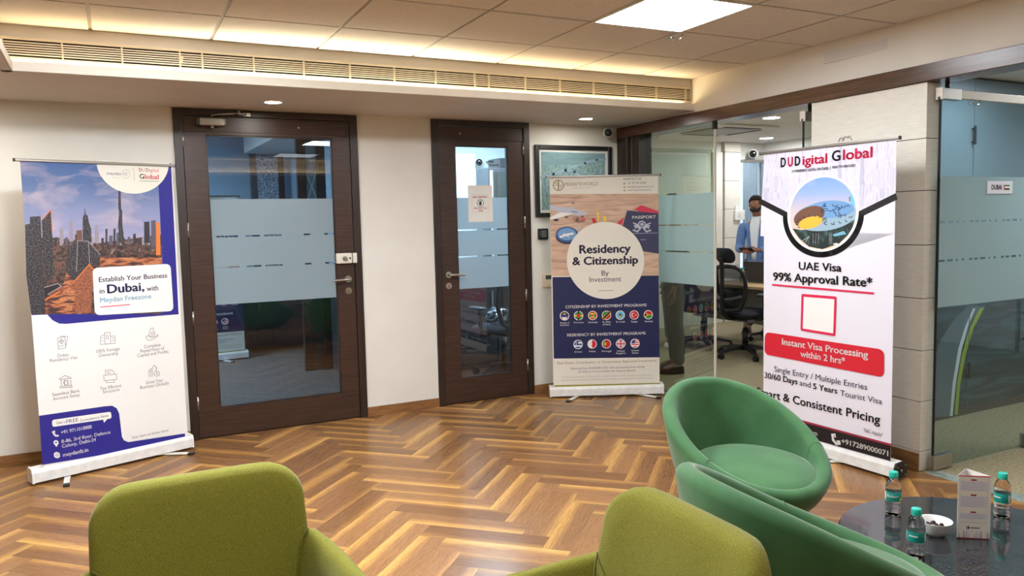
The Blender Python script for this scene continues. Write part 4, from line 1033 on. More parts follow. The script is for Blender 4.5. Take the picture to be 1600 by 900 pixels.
    x, y, r = flag(348, 297, ['ink_red'], 's'); B.ell(x, y, 4.8, 4.8, 'ink_green'); B.poly([(x - 4.6, y - 3.4), (x + 4.6, y - 3.4), (x, y)], 'ink_yellow'); B.poly([(x - 4.6, y + 3.4), (x + 4.6, y + 3.4), (x, y)], 'ink_yellow'); B.ell(x, y, 1.6, 1.6, 'ink_red')
    x, y, r = flag(437, 296, ['ink_green'], 's'); B.ell(x, y, r, r, 'ink_red', -45, 135); B.line([(x - r * .68, y + r * .68), (x + r * .68, y - r * .68)], 0.021, 'ink_yellow'); B.line([(x - r * .66, y + r * .66), (x + r * .66, y - r * .66)], 0.015, 'ink_black')
    x, y, r = flag(525, 295, ['ink_cyan'], 's'); B.poly([(x, y - 3.8), (x + 3, y + 3), (x - 3, y + 3)], 'ink_black'); B.poly([(x, y), (x + 3, y + 3), (x - 3, y + 3)], 'ink_yellow')
    x, y, r = flag(615, 294, ['ink_red'], 's'); B.ell(x - 1, y, 3.4, 3.4, 'ink_white'); B.ell(x - .1, y, 2.7, 2.7, 'ink_red'); B.ell(x + 2.6, y, 1.0, 1.0, 'ink_white')
    x, y, r = flag(706, 293, ['ink_red', 'ink_green'], 'h'); B.poly([(x - r * .86, y - 3), (x, y), (x - r * .86, y + 3)], 'ink_black'); B.line([(x - r * .8, y - 3.4), (x, y), (x + r * .98, y)], 0.007, 'ink_yellow'); B.line([(x - r * .8, y + 3.4), (x, y)], 0.007, 'ink_yellow')
    # residency row
    x, y, r = flag(253, 482, ['ink_flagblue', 'ink_white', 'ink_flagblue', 'ink_white', 'ink_flagblue'], 'h'); B.poly([(x - r * .9, y - r * .4), (x - r * .6, y - r * .78), (x, y - r * .96), (x, y), (x - r * .96, y)], 'ink_flagblue'); B.line([(x - r * .5, y - r * .8), (x - r * .5, y)], 0.005, 'ink_white')
    flag(343, 480, ['ink_white', 'ink_red'], 'v')
    x, y, r = flag(435, 479, ['ink_green', 'ink_red', 'ink_red'], 'v'); B.ell(x - 2, y, 2.2, 2.2, 'ink_yellow'); B.ell(x - 2, y, 1.1, 1.1, 'ink_red')
    x, y, r = flag(527, 479, ['ink_flagblue'], 's'); B.line([(x - 4.2, y - 4.2), (x + 4.2, y + 4.2)], 0.010, 'ink_white'); B.line([(x - 4.2, y + 4.2), (x + 4.2, y - 4.2)], 0.010, 'ink_white'); B.line([(x - r, y), (x + r, y)], 0.018, 'ink_white'); B.line([(x, y - r), (x, y + r)], 0.018, 'ink_white'); B.line([(x - r, y), (x + r, y)], 0.010, 'ink_red'); B.line([(x, y - r), (x, y + r)], 0.010, 'ink_red')
    x, y, r = flag(619, 477, ['ink_red', 'ink_white', 'ink_red', 'ink_white', 'ink_red', 'ink_white', 'ink_red'], 'h'); B.poly([(x - r * .95, y), (x - r * .8, y - r * .55), (x - r * .3, y - r * .94), (x, y - r * .97), (x, y)], 'ink_flagblue')
    for body, a, b in (('Antigua &', (138, 348), (200, 347)), ('Barbuda', (142, 363), (197, 362)), ('Dominica', (227, 347), (291, 345)), ('Grenada', (318, 346), (379, 344)), ('St. Kitts', (411, 344), (463, 342)), ('& Nevis', (413, 360), (462, 358)), ('St. Lucia', (498, 343), (555, 341)), ('Turkey', (593, 343), (636, 341)), ('Vanuatu', (680, 341), (736, 339)),
                       ('Greece', (229, 535), (279, 533)), ('Malta', (323, 533), (366, 531)), ('Portugal', (405, 532), (466, 530)), ('United', (502, 531), (551, 529)), ('Kingdom', (496, 546), (558, 544)), ('United', (596, 529), (643, 527)), ('States', (598, 544), (642, 542))):
        B.txt(body, q(*a), q(*b), 2.6, 'ink_white', 0.012)
    B.txt('Real Estate, Contribution, or Government Approved Investments', q(120, 606), q(756, 597), 3.8, 'ink_gold', 0.002)
    B.txt('*Starting from $100,000 USD with processing time taking', q(200, 642), q(678, 634), 3.2, 'ink_grey'); B.txt('as little as 3 to 6 months for most programs', q(255, 663), q(620, 657), 3.2, 'ink_grey')
    B.txt('*Investment amount and time line in each program varies based on government', q(148, 695), q(732, 686), 2.6, 'ink_lightgrey'); B.txt('approval and processing. Additional government, processing and legal fees apply.', q(144, 714), q(738, 706), 2.6, 'ink_lightgrey')
    B.poly([q(100, 742), q(780, 733), q(780, 750), q(100, 757)], 'ink_olive')
    return B
rollup_banner('navy and cream residency roll-up banner standing below the framed picture', (3.228, 5.534), (0.8975, -0.441), 0.026, 0.912, 0.100, 1.817, 0.937, migrate_print(), 'ink_cream', feet=((0.24, -0.5), (0.80, 0.75)))
# another of the same print, seen dimly through the wide wooden door
rollup_banner('dim navy flag banner seen behind the glass of the wide wooden door', (0.473, 9.04), (0.994, 0.11), 0.026, 0.912, 0.100, 1.817, 0.937, migrate_print(), 'ink_cream')

# ---------------------------------------------------------------- right banner
Cc = Print(0.926, 1.755, [(1195, 237), (1393, 220), (1395, 724), (1213, 674.5)])
k7 = crop(1180, 200, 3.2154); k8 = crop(1180, 460, 3.1034); kk = crop(1200, 270, 6.925)
Cc.poly([(1195, 237), (1393, 220), k7(679, 372), k7(540, 450), k7(165, 445), k7(47, 375)], 'print_ghost_city')
random.seed(8)
for i in range(26):
    x = random.uniform(52, 668); top = random.uniform(215, 330); wd = random.uniform(12, 34); bot = min(top + random.uniform(60, 140), 372 if x < 120 or x > 600 else 430)
    if 150 < x < 520 and top < 240: top = 250
    Cc.poly([k7(x, top), k7(x + wd, top - 3), k7(x + wd, bot), k7(x, bot)], random.choice(('ink_ghost', 'ink_ghost_dark', 'ink_ghost')))
    for b in range(2): Cc.line([k7(x + wd * (.33 + .33 * b), top + 4), k7(x + wd * (.33 + .33 * b), bot - 4)], 0.0024, 'ink_lilac')
for x, y0, y1 in ((415, 90, 290), (520, 130, 300)): Cc.poly([k7(x, y0), k7(x + 12, y0), k7(x + 16, y1), k7(x - 4, y1)], 'ink_ghost_dark')
# white lower field and black chevron line
Cc.poly([k7(47, 385), k7(170, 460), k7(190, 540), k7(240, 620), k7(300, 655), k7(345, 660), k7(400, 655), k7(470, 615), k7(520, 540), k7(535, 460), k7(679, 382), k7(676, 560), k7(50, 560)], 'ink_lilac')
Cc.line([k7(46, 376), k7(166, 446)], 0.036, 'ink_black'); Cc.line([k7(680, 372), k7(528, 452)], 0.036, 'ink_black')
bx, by = k7(348, 450)
arc = [(bx + 56.5 * math.cos(math.radians(a)), by + 65.5 * math.sin(math.radians(a))) for a in range(2, 179, 4)]
Cc.line(arc, 0.036, 'ink_black')
Cc.ell(*k7(347, 444), 53.0, 63.2, 'ink_white', n=64); Cc.ell(*k7(347, 444), 49.2, 59.4, 'print_day_sky', n=64)
# round picture: an oval ring-shaped building with a ribbon pattern above dark gardens
def inside(P):
    c = k7(347, 444); out = []
    for p in P:
        dx, dy = (p[0] - c[0]) / 49.0, (p[1] - c[1]) / 59.2; L = math.hypot(dx, dy)
        out.append(p if L <= 1 else (c[0] + dx / L * 49.0, c[1] + dy / L * 59.2))
    return out
Cc.poly(inside([kk(885, 250), kk(905, 262), kk(940, 330), kk(960, 560), kk(900, 560), kk(888, 380)]), 'ink_cyan'); Cc.poly([kk(872, 295), kk(884, 290), kk(886, 345), kk(876, 350)], 'ink_brown')
Cc.poly(inside([kk(300, 640), kk(400, 660), kk(640, 640), kk(800, 600), kk(960, 560), kk(950, 660), kk(900, 760), kk(800, 850), kk(620, 892), kk(480, 850), kk(380, 760)]), 'print_garden')
def ovl(cx, cy, rx, ry, rot, n=40, a0=0, a1=360):
    return [kk(cx + rx * math.cos(math.radians(a)) * math.cos(rot) - ry * math.sin(math.radians(a)) * math.sin(rot), cy + rx * math.cos(math.radians(a)) * math.sin(rot) + ry * math.sin(math.radians(a)) * math.cos(rot)) for a in [a0 + (a1 - a0) * i / n for i in range(n + 1)]]
Cc.poly(inside(ovl(632, 505, 325, 168, -0.12)), 'ink_silver')
Cc.poly(inside(ovl(690, 430, 240, 100, 0.0)), 'ink_compass_light')
Cc.poly(ovl(470, 505, 165, 108, -0.42), 'ink_brown'); Cc.poly(ovl(486, 576, 130, 66, -0.28), 'ink_amber')
random.seed(21)
for i in range(34):
    cx, cy = random.uniform(610, 930), random.uniform(370, 600)
    if ((cx - 640) / 310) ** 2 + ((cy - 500) / 135) ** 2 > 0.95: continue
    a = random.uniform(0, PI); r0 = random.uniform(14, 34); sp = random.uniform(1.2, 3.0)
    Cc.line([kk(cx + r0 * math.cos(a + sp * t / 6), cy + r0 * 0.8 * math.sin(a + sp * t / 6)) for t in range(7)], 0.0042, 'ink_navy' if cy < 440 else 'ink_night')
for i in range(10):
    a = math.radians(150 + i * 22); p = (486 + 150 * math.cos(a), 590 + 84 * math.sin(a)); Cc.line([kk(*p), kk(p[0] + 14, p[1] - 10), kk(p[0] + 22, p[1] + 6)], 0.004, 'ink_night')
Cc.poly([kk(715, 720), kk(830, 680), kk(856, 715), kk(740, 740)], 'ink_sky'); Cc.line([kk(400, 790), kk(480, 735), kk(440, 800)], 0.004, 'ink_lightgrey'); Cc.line([kk(735, 826), kk(768, 822)], 0.008, 'ink_white')
for x in (520, 548, 574, 690, 706): Cc.line([kk(x, 700), kk(x, 820)], 0.003, 'ink_tower_light')
# wording
def seg(body, a, b, cap, mat, bold, k): Cc.txt(body, k(*a), k(*b), cap, mat, bold)
seg('D', (133, 190), (160, 188), 15.2, 'ink_black', 0.03, k7); seg('U', (168, 188), (194, 186), 15.2, 'ink_crimson', 0.03, k7); seg('D', (202, 185), (230, 183), 15.2, 'ink_black', 0.03, k7); seg('igital', (240, 183), (360, 174), 15.2, 'ink_crimson', 0.02, k7)
seg('G', (381, 168), (424, 164), 17.0, 'ink_black', 0.02, k7); seg('lobal', (434, 163), (576, 153), 17.0, 'ink_crimson', 0.02, k7)
seg('GOVERNMENT DIGITAL PARTNERS', (189, 223), (367, 211), 4.2, 'ink_text', 0.012, k7); seg('|', (374, 210), (377, 210), 4.2, 'ink_grey', 0.0, k7); seg('VISAS TO VENTURES', (383, 208), (496, 200), 4.2, 'ink_text', 0.012, k7)
seg('UAE Visa', (243, 738), (446, 752), 12.0, 'ink_black', 0.018, k7); seg('99% Approval Rate*', (122, 792), (592, 832), 12.6, 'ink_black', 0.022, k7)
Cc.line([k7(122, 816), k7(596, 864)], 0.011, 'ink_crimson')
# red square frame (left blank inside)
Cc.rr([k8(252, 27), k8(412, 42), k8(412, 236), k8(254, 208)], 0.012, 'ink_crimson'); Cc.poly([k8(263, 42), k8(402, 55), k8(402, 222), k8(264, 198)], 'ink_white')
Cc.rr([k8(92, 215), k8(630, 300), k8(632, 432), k8(94, 324)], 0.040, 'ink_red')
seg('Instant Visa Processing', (172, 274), (560, 344), 9.6, 'ink_white', 0.018, k8); seg('within 2 hrs*', (258, 334), (460, 372), 9.6, 'ink_white', 0.018, k8)
seg('Single Entry / Multiple Entries', (143, 404), (560, 496), 8.4, 'ink_text', 0.002, k8)
seg('30/60 Days', (100, 438), (251, 470), 8.4, 'ink_black', 0.016, k8); seg('and', (260, 474), (310, 484), 8.4, 'ink_text', 0.002, k8); seg('5 Years', (321, 488), (430, 512), 8.4, 'ink_black', 0.016, k8); seg('Tourist Visa', (442, 518), (626, 560), 8.4, 'ink_text', 0.002, k8)
seg('Smart & Consistent Pricing', (68, 512), (620, 660), 11.6, 'ink_black', 0.012, k8); seg('T&C Apply*', (548, 690), (634, 706), 5.6, 'ink_grey', 0.0, k8)
Cc.poly([(1213, 652.5), k8(668, 745), (1395, 724), (1213, 674.5)], 'ink_black'); Cc.line([(1213, 652.5), k8(668, 745)], 0.012, 'ink_maroon')
seg('www.dudigitalglobal.com', (95, 640), (348, 714), 6.0, 'ink_white', 0.012, k8)
seg('+917289000071', (454, 736), (658, 804), 7.2, 'ink_white', 0.014, k8)
Cc.line([k8(414, 706), k8(418, 728), k8(432, 746), k8(446, 744)], 0.016, 'ink_white'); Cc.line([k8(414, 704), k8(424, 702), k8(426, 712)], 0.010, 'ink_white'); Cc.line([k8(436, 734), k8(446, 734), k8(448, 744)], 0.010, 'ink_white')
rb = rollup_banner('lilac and red visa roll-up banner standing before the tiled pillar', (3.759, 3.766), (0.019, -0.9998), 0.040, 0.966, 0.100, 1.860, 1.008, Cc, 'ink_lilac', end_black=True, feet=((0.22, 0.4), (0.62, -0.5)))

m = MB(); c = Vector((3.765, 3.10, 1.885))
m.tube(smooth_path([c + Vector((0, a_, b_)) for a_, b_ in ((0.045, -0.008), (0.03, 0.012), (0.005, 0.004), (0.02, -0.004), (0.0, 0.016), (-0.02, 0.008), (-0.03, 0.016), (-0.045, -0.006))], 5), 0.0035, 'satin_steel', 8)
m.build('rail_clip', rb)
# ================================================================== THINGS ON THE WALLS
def wall_xf(x, z): return Matrix.Translation((x, YB, z))
# framed picture
t = thing('picture_frame', 'black framed teal city picture on the back wall behind the navy banner', 'picture', (3.645, YB, 1.50))
m = MB()
for a, b in (((3.258, 1.500), (3.296, 2.104)), ((3.994, 1.500), (4.032, 2.104)), ((3.296, 2.068), (3.994, 2.104)), ((3.296, 1.500), (3.994, 1.536))): m.box((a[0], YB - 0.026, a[1]), (b[0], YB, b[1]), 'black_plastic', 0.003, 1)
m.build('frame', t)
m = MB(); m.box((3.294, YB - 0.010, 1.534), (3.996, YB - 0.002, 2.070), 'paper')
D = Print(0.648, 0.486); D.raw([(0, 0), (0.648, 0), (0.648, 0.486), (0, 0.486)], 'print_teal_city'); D.raw([(0, 0.372), (0.648, 0.40), (0.648, 0.486), (0, 0.486)], 'print_teal_sky')
random.seed(5)
for i in range(48):
    x = random.uniform(0.02, 0.60); yy = random.uniform(0.02, 0.32); h = random.uniform(0.03, 0.09); wd = random.uniform(0.010, 0.026)
    D.raw([(x, yy), (x + wd, yy), (x + wd, yy + h), (x, yy + h)], random.choice(('ink_silver', 'print_teal_sky', 'print_teal_city')))
D.line([(0.0, 0.27), (0.12, 0.30), (0.24, 0.335), (0.33, 0.325), (0.38, 0.29)], 0.022, 'ink_silver', mapped=False); D.line([(0.30, 0.36), (0.44, 0.40), (0.56, 0.43), (0.648, 0.435)], 0.020, 'ink_silver', mapped=False)
D.into(m, Matrix.Translation((3.318, YB - 0.010, 1.560)), 0.00002, 0.0002); m.build('print', t, fix=False)
m = MB(); m.box((3.296, YB - 0.016, 1.536), (3.994, YB - 0.014, 2.068), 'picture_glass'); m.build('glass_pane', t)
# access keypad
t = thing('access_keypad', 'small black access keypad on the wall right of the narrow wooden door', 'keypad', (3.324, YB, 1.312))
m = MB(); m.box((3.276, YB - 0.022, 1.312), (3.372, YB, 1.404), 'black_plastic', 0.006); m.build('housing', t)
for i in range(3):
    for j in range(4):
        m = MB(); m.box((3.305 + i * 0.017, YB - 0.0245, 1.332 + j * 0.015), (3.316 + i * 0.017, YB - 0.0215, 1.342 + j * 0.015), 'grey', 0.001, 1); m.build('key', t)
m = MB(); m.box((3.284, YB - 0.0235, 1.345), (3.296, YB - 0.0215, 1.385), 'dark_grey'); m.build('reader_window', t)
# thermostat
t = thing('thermostat', 'cream wall thermostat with a small display beside the navy banner', 'thermostat', (3.365, YB, 0.90))
m = MB(); m.box((3.312, YB - 0.022, 0.905), (3.420, YB, 1.022), 'cream_metal', 0.006); m.build('housing', t)
m = MB(); m.box((3.335, YB - 0.0235, 0.972), (3.400, YB - 0.021, 1.006), 'dark_grey', 0.001, 1); m.build('display', t)
for k_ in range(3):
    m = MB(); m.box((3.340 + k_ * 0.022, YB - 0.0245, 0.925), (3.354 + k_ * 0.022, YB - 0.021, 0.937), 'lock_white', 0.001, 1); m.build('button', t)
# cctv cameras
def cctv(P, dirv, label, r=0.036):
    t = thing('security_camera', label, 'security camera', P, 0, None)
    P = Vector(P); d = Vector(dirv).normalized()
    m = MB(); m.cyl(P, P - d * 0.022, r * 1.05, 'white_plastic', seg=24); m.cyl(P - d * 0.02, P - d * 0.05, r * 0.5, 'white_plastic', seg=16); m.build('mount', t)
    m = MB(); prof = [(0.0, 0.0), (r * 0.7, 0.0), (r * 1.0, 0.012), (r * 1.04, 0.05), (r * 1.0, 0.062), (r * 0.84, 0.066)]
    c = P + d * 0.0; u = d.orthogonal().normalized(); w_ = d.cross(u)
    m.rings([[c + d * z + (u * math.cos(2 * PI * q / 24) + w_ * math.sin(2 * PI * q / 24)) * max(rr_, 1e-4) for q in range(24)] for rr_, z in prof], 'white_plastic'); m.build('housing', t)
    m = MB(); m.rings([[c + d * z + (u * math.cos(2 * PI * q / 24) + w_ * math.sin(2 * PI * q / 24)) * max(rr_, 1e-4) for q in range(24)] for rr_, z in [(r * 0.86, 0.060), (r * 0.86, 0.068), (r * 0.6, 0.078), (0.001, 0.083)]], 'black_lens'); m.build('lens', t)
    return t
cctv((3.965, YB - 0.052, 2.222), (-0.45, -0.85, -0.12), 'white dome camera with a black eye at the back corner below the soffit', 0.040)
# paper notice taped to the narrow door's glass
t = thing('paper_notice', 'white no entry notice taped inside the narrow door glass', 'notice', (2.756, YB + 0.012, 1.472))
m = MB(); m.box((2.647, YB + 0.0105, 1.472), (2.866, YB + 0.0115, 1.768), 'paper')
N = Print(0.219, 0.296)
N.line([(0.035, 0.075), (0.182, 0.075), (0.182, 0.222), (0.035, 0.222)], 0.0014, 'ink_lightgrey', True, False)
N.txt('NO ENTRY', (0.044, 0.192), (0.174, 0.192), -0.017, 'ink_red', 0.02); N.txt('RESTRICTED', (0.050, 0.104), (0.168, 0.104), -0.013, 'ink_red', 0.014); N.txt('AREA', (0.086, 0.084), (0.132, 0.084), -0.013, 'ink_red', 0.014)
N.circ((0.109, 0.152), 0.030, 'ink_black'); N.circ((0.109, 0.152), 0.0255, 'ink_white'); N.raw(rrect(0.020, 0.022, 0.007, 5, 0.109, 0.146), 'ink_black')
for i_, (dx, h_) in enumerate(((-0.0085, 0.014), (-0.003, 0.019), (0.0028, 0.018), (0.0085, 0.013))): N.raw(rrect(0.0046, h_, 0.002, 4, 0.109 + dx, 0.158 + h_ / 2 - 0.004), 'ink_black')
N.line([(0.098, 0.142), (0.094, 0.152)], 0.0042, 'ink_black', False, False)
N.into(m, Matrix.Translation((2.647, YB + 0.0105, 1.472)), 0.00002, 0.0001); m.build('sheet', t, fix=False)
# sign plate on the glazed door
t = thing('room_sign', 'pale acrylic name plate with a small flag on the right glass door', 'sign', (4.653, 2.755, 1.565))
m = MB(); m.box((4.530, 2.7510, 1.563), (4.776, 2.7555, 1.636), 'ink_lilac', 0.001, 1)
S = Print(0.246, 0.073); S.txt('DUBAI', (0.040, 0.024), (0.140, 0.026), -0.026, 'ink_black', 0.03)
S.raw([(0.158, 0.022), (0.168, 0.022), (0.168, 0.052), (0.158, 0.052)], 'ink_crimson')
for a_, col_ in ((0.022, 'ink_black'), (0.032, 'ink_white'), (0.042, 'ink_green')): S.raw([(0.168, a_), (0.216, a_), (0.216, a_ + 0.010), (0.168, a_ + 0.010)], col_)
S.into(m, Matrix.Translation((4.530, 2.7510, 1.563)), 0.00003, 0.0002); m.build('plate', t, fix=False)
# ================================================================== LOUNGE FURNITURE
# --- green velvet tub chair: tilted round shell, loose round cushion, chrome legs (front is local +x)
def tub_r(th, rb, rf, rs):
    c, s_ = math.cos(th), math.sin(th); r = rf if c > 0 else rb
    return 1 / math.sqrt((c / r) ** 2 + (s_ / rs) ** 2)
def tub_chair(label, loc, rot, K=1.0):
    t = thing('tub_chair', label, 'chair', (loc[0], loc[1], 0), rot, 'green velvet tub chairs')
    HB, HF, RB, RF, RS, RR = 0.728, 0.405, 0.358, 0.374, 0.332, 0.031
    N = 72
    def shell_ring(k):
        th = 2 * PI * k / N; c = math.cos(th)
        ro = tub_r(th, RB, RF, RS); h = (HB + HF) / 2 - (HB - HF) / 2 * c
        rc, zc = ro - RR, h - RR
        zb = 0.205
        out = [(0.003, zb), (0.10, zb), (0.17, zb + 0.004)]
        out += [(p.x, p.y) for p in bez((0.19, zb + 0.008), (0.25, zb + 0.03), (ro - 0.035, zb + 0.45 * (zc - zb)), (ro, zc), 9)]
        out += [(rc + RR * math.cos(a), zc + RR * math.sin(a)) for a in [PI * q / 8 for q in range(1, 9)]]
        ri = min(0.255, rc - RR - 0.004)
        out += [(p.x, p.y) for p in bez((rc - RR, zc - 0.004), (rc - RR - 0.012, zc - 0.3 * (zc - 0.33)), (ri + 0.02, 0.37), (ri - 0.02, 0.335), 8)][1:]
        out += [(0.12, 0.33), (0.003, 0.33)]
        return [Vector((r * math.cos(th), r * math.sin(th), z)) for r, z in out]
    m = MB(); m.rings([shell_ring(k) for k in range(N)], 'green_velvet', False, False, False, True, True)
    m.build('shell', t, local=True)
    for th in (1.15, -1.15):                       # stitched seams running over the rim
        rg = shell_ring(int(round((th % (2 * PI)) / (2 * PI) * N)))
        m = MB(); m.tube([p + Vector((0, 0, 0.0008)) for p in rg[8:26]], 0.0016, 'green_velvet', 6); m.build('seam', t, local=True)
    m = MB(); CX = 0.075
    prof = [(0.02, 0.452), (0.5, 0.449), (0.8, 0.440), (0.93, 0.428), (0.985, 0.412), (1.0, 0.395), (0.985, 0.378), (0.92, 0.362), (0.7, 0.345), (0.02, 0.34)]
    ol = [(math.cos(2 * PI * k / 56), math.sin(2 * PI * k / 56)) for k in range(56)]
    m.pillow(ol, prof, 'green_velvet', lambda u, v, z: Vector((CX + 0.268 * u, 0.272 * v, z - 0.05 * u * 0.5 - 0.006)))
    m.build('seat_cushion', t, local=True)
    m = MB(); m.tube([(CX + 0.2665 * math.cos(a), 0.2705 * math.sin(a), 0.3895 - 0.0245 * math.cos(a)) for a in [2 * PI * k / 56 for k in range(56)]], 0.003, 'green_velvet', 6, True, True); m.build('piping', t, local=True)
    for a in (45, 135, 225, 315):
        a = math.radians(a); d = Vector((math.cos(a), math.sin(a), 0))
        m = MB(); m.tube(smooth_path([d * 0.12 + Vector((0, 0, 0.206)), d * 0.19 + Vector((0, 0, 0.195)), d * 0.245 + Vector((0, 0, 0.12)), d * 0.275 + Vector((0, 0, 0.008))], 5), 0.011, 'chrome', 12)
        m.cyl(d * 0.275, d * 0.275 + Vector((0, 0, 0.010)), 0.014, 'black_rubber', seg=14); m.build('leg', t, local=True)
    if K != 1.0:
        for ch in t.children: ch.matrix_basis = Matrix.Translation(ch.matrix_basis.translation * K) @ Matrix.Scale(K, 4)
    return t
tub_chair('green velvet tub chair facing the round table, its cushion fully visible', (2.385, 2.464), math.radians(-95))
tub_chair('nearer green velvet tub chair seen from behind beside the granite table', (1.748, 1.548), math.radians(-10), 1.06)

# --- olive armchair (front is local +x)
def arm_chair(label, loc, rot):
    t = thing('armchair', label, 'armchair', (loc[0], loc[1], 0), rot, 'olive cloth armchairs')
    prof_b = [(0.02, 0.040), (0.45, 0.040), (0.80, 0.039), (0.93, 0.034), (0.985, 0.022), (1.0, 0.0), (0.985, -0.022), (0.93, -0.034), (0.80, -0.040), (0.45, -0.042), (0.02, -0.042)]
    ol = []
    for (x, y) in rrect(0.515, 0.50, 0.085, 8): ol.append((x, y))
    # more points along the straights
    def dense(P, step=0.03):
        out = []
        for i, p in enumerate(P):
            q = P[(i + 1) % len(P)]; L = math.hypot(q[0] - p[0], q[1] - p[1]); n = max(1, int(L / step))
            out += [(p[0] + (q[0] - p[0]) * k / n, p[1] + (q[1] - p[1]) * k / n) for k in range(n)]
        return out
    ol = dense(ol)
    def fb(u, v, d):
        z = 0.575 + v
        y = u * (1 + 0.10 * (0.82 - z))
        return Vector((-0.245 + d + 1.5 * max(0, abs(y) - 0.10) ** 2 - 0.20 * (z - 0.45), y, z))
    m = MB(); m.pillow(ol, prof_b, 'olive_cloth', fb); m.build('backrest', t, local=True)
    for s_ in (-1, 1):
        # arm: swept pad from the back corner forward, top sloping gently
        path = [(-0.262, 0.236, 0.640, 0.335), (-0.235, 0.252, 0.648, 0.33), (-0.17, 0.278, 0.634, 0.32), (-0.08, 0.299, 0.620, 0.31), (0.05, 0.312, 0.612, 0.305), (0.18, 0.312, 0.606, 0.305), (0.255, 0.300, 0.600, 0.31), (0.275, 0.297, 0.585, 0.33)]
        rings = []
        for (x, y, zt, zb) in path:
            ring = []
            hw = 0.034 if x < 0.27 else 0.022
            for k in range(20):
                a = 2 * PI * k / 20; cx_, cz_ = math.cos(a), math.sin(a)
                px_ = hw * (abs(cx_) ** 0.7) * (1 if cx_ > 0 else -1); pz_ = (abs(cz_) ** 0.6) * (1 if cz_ > 0 else -1)
                z = (zt + zb) / 2 + (zt - zb) / 2 * pz_
                ring.append(Vector((x, s_ * (y + px_ + 0.10 * (z - 0.5)), z)))
            rings.append(ring)
        dn = []
        for a_, b_ in zip(rings[:-1], rings[1:]): dn += [[p.lerp(q, k / 3) for p, q in zip(a_, b_)] for k in range(3)]
        dn.append(rings[-1])
        m = MB(); m.rings(dn, 'olive_cloth'); m.build('armrest', t, local=True)
        m = MB(); y0 = 0.247
        m.tube(smooth_path([(-0.150, s_ * 0.205, 0.40), (-0.172, s_ * 0.214, 0.52), (-0.190, s_ * 0.222, 0.59), (-0.205, s_ * 0.236, 0.635), (-0.225, s_ * 0.258, 0.652)], 5), 0.003, 'olive_seam', 6); m.build('seam', t, local=True)
    m = MB(); so = dense(rrect(0.53, 0.54, 0.10, 6))
    m.pillow(so, [(0.02, 0.462), (0.5, 0.460), (0.85, 0.452), (0.96, 0.438), (1.0, 0.41), (1.0, 0.36), (0.97, 0.335), (0.6, 0.33), (0.02, 0.33)], 'olive_cloth', lambda u, v, z: Vector((0.02 + u, v, z))); m.build('seat', t, local=True)
    for sx in (-1, 1):
        for sy in (-1, 1):
            m = MB(); m.cyl((0.02 + sx * 0.20, sy * 0.20, 0.345), (0.02 + sx * 0.245, sy * 0.245, 0.0), 0.020, 'base_wood', 0.012, 16); m.build('leg', t, local=True)
    return t
arm_chair('olive green armchair at the bottom left with its wide backrest toward the doors', (0.193, 1.86), math.radians(-90))
arm_chair('olive green armchair at the bottom centre turned sideways beside the green chair', (0.80, 1.31), math.radians(178))

# --- round granite table
TX, TY, TZ = 2.548, 1.559, 0.36
t = thing('coffee_table', 'round black granite coffee table with a glossy top', 'table', (TX, TY, 0))
m = MB(); m.lathe([(0.0, TZ - 0.022), (0.415, TZ - 0.022), (0.423, TZ - 0.016), (0.423, TZ - 0.004), (0.419, TZ), (0.0, TZ)], 'granite', (TX, TY, 0), 96, smooth=False); m.build('table_top', t)
m = MB(); m.lathe([(0.0, 0.25), (0.05, 0.25), (0.05, 0.31), (0.18, 0.326), (0.18, TZ - 0.0221), (0.0, TZ - 0.0221)], 'satin_steel', (TX, TY, 0), 32); m.cyl((TX, TY, 0.02), (TX, TY, 0.27), 0.038, 'satin_steel', seg=24); m.build('column', t)
m = MB(); m.lathe([(0.0, 0.0), (0.27, 0.0), (0.275, 0.006), (0.26, 0.014), (0.06, 0.024), (0.0, 0.024)], 'satin_steel', (TX, TY, 0), 48); m.build('base', t)

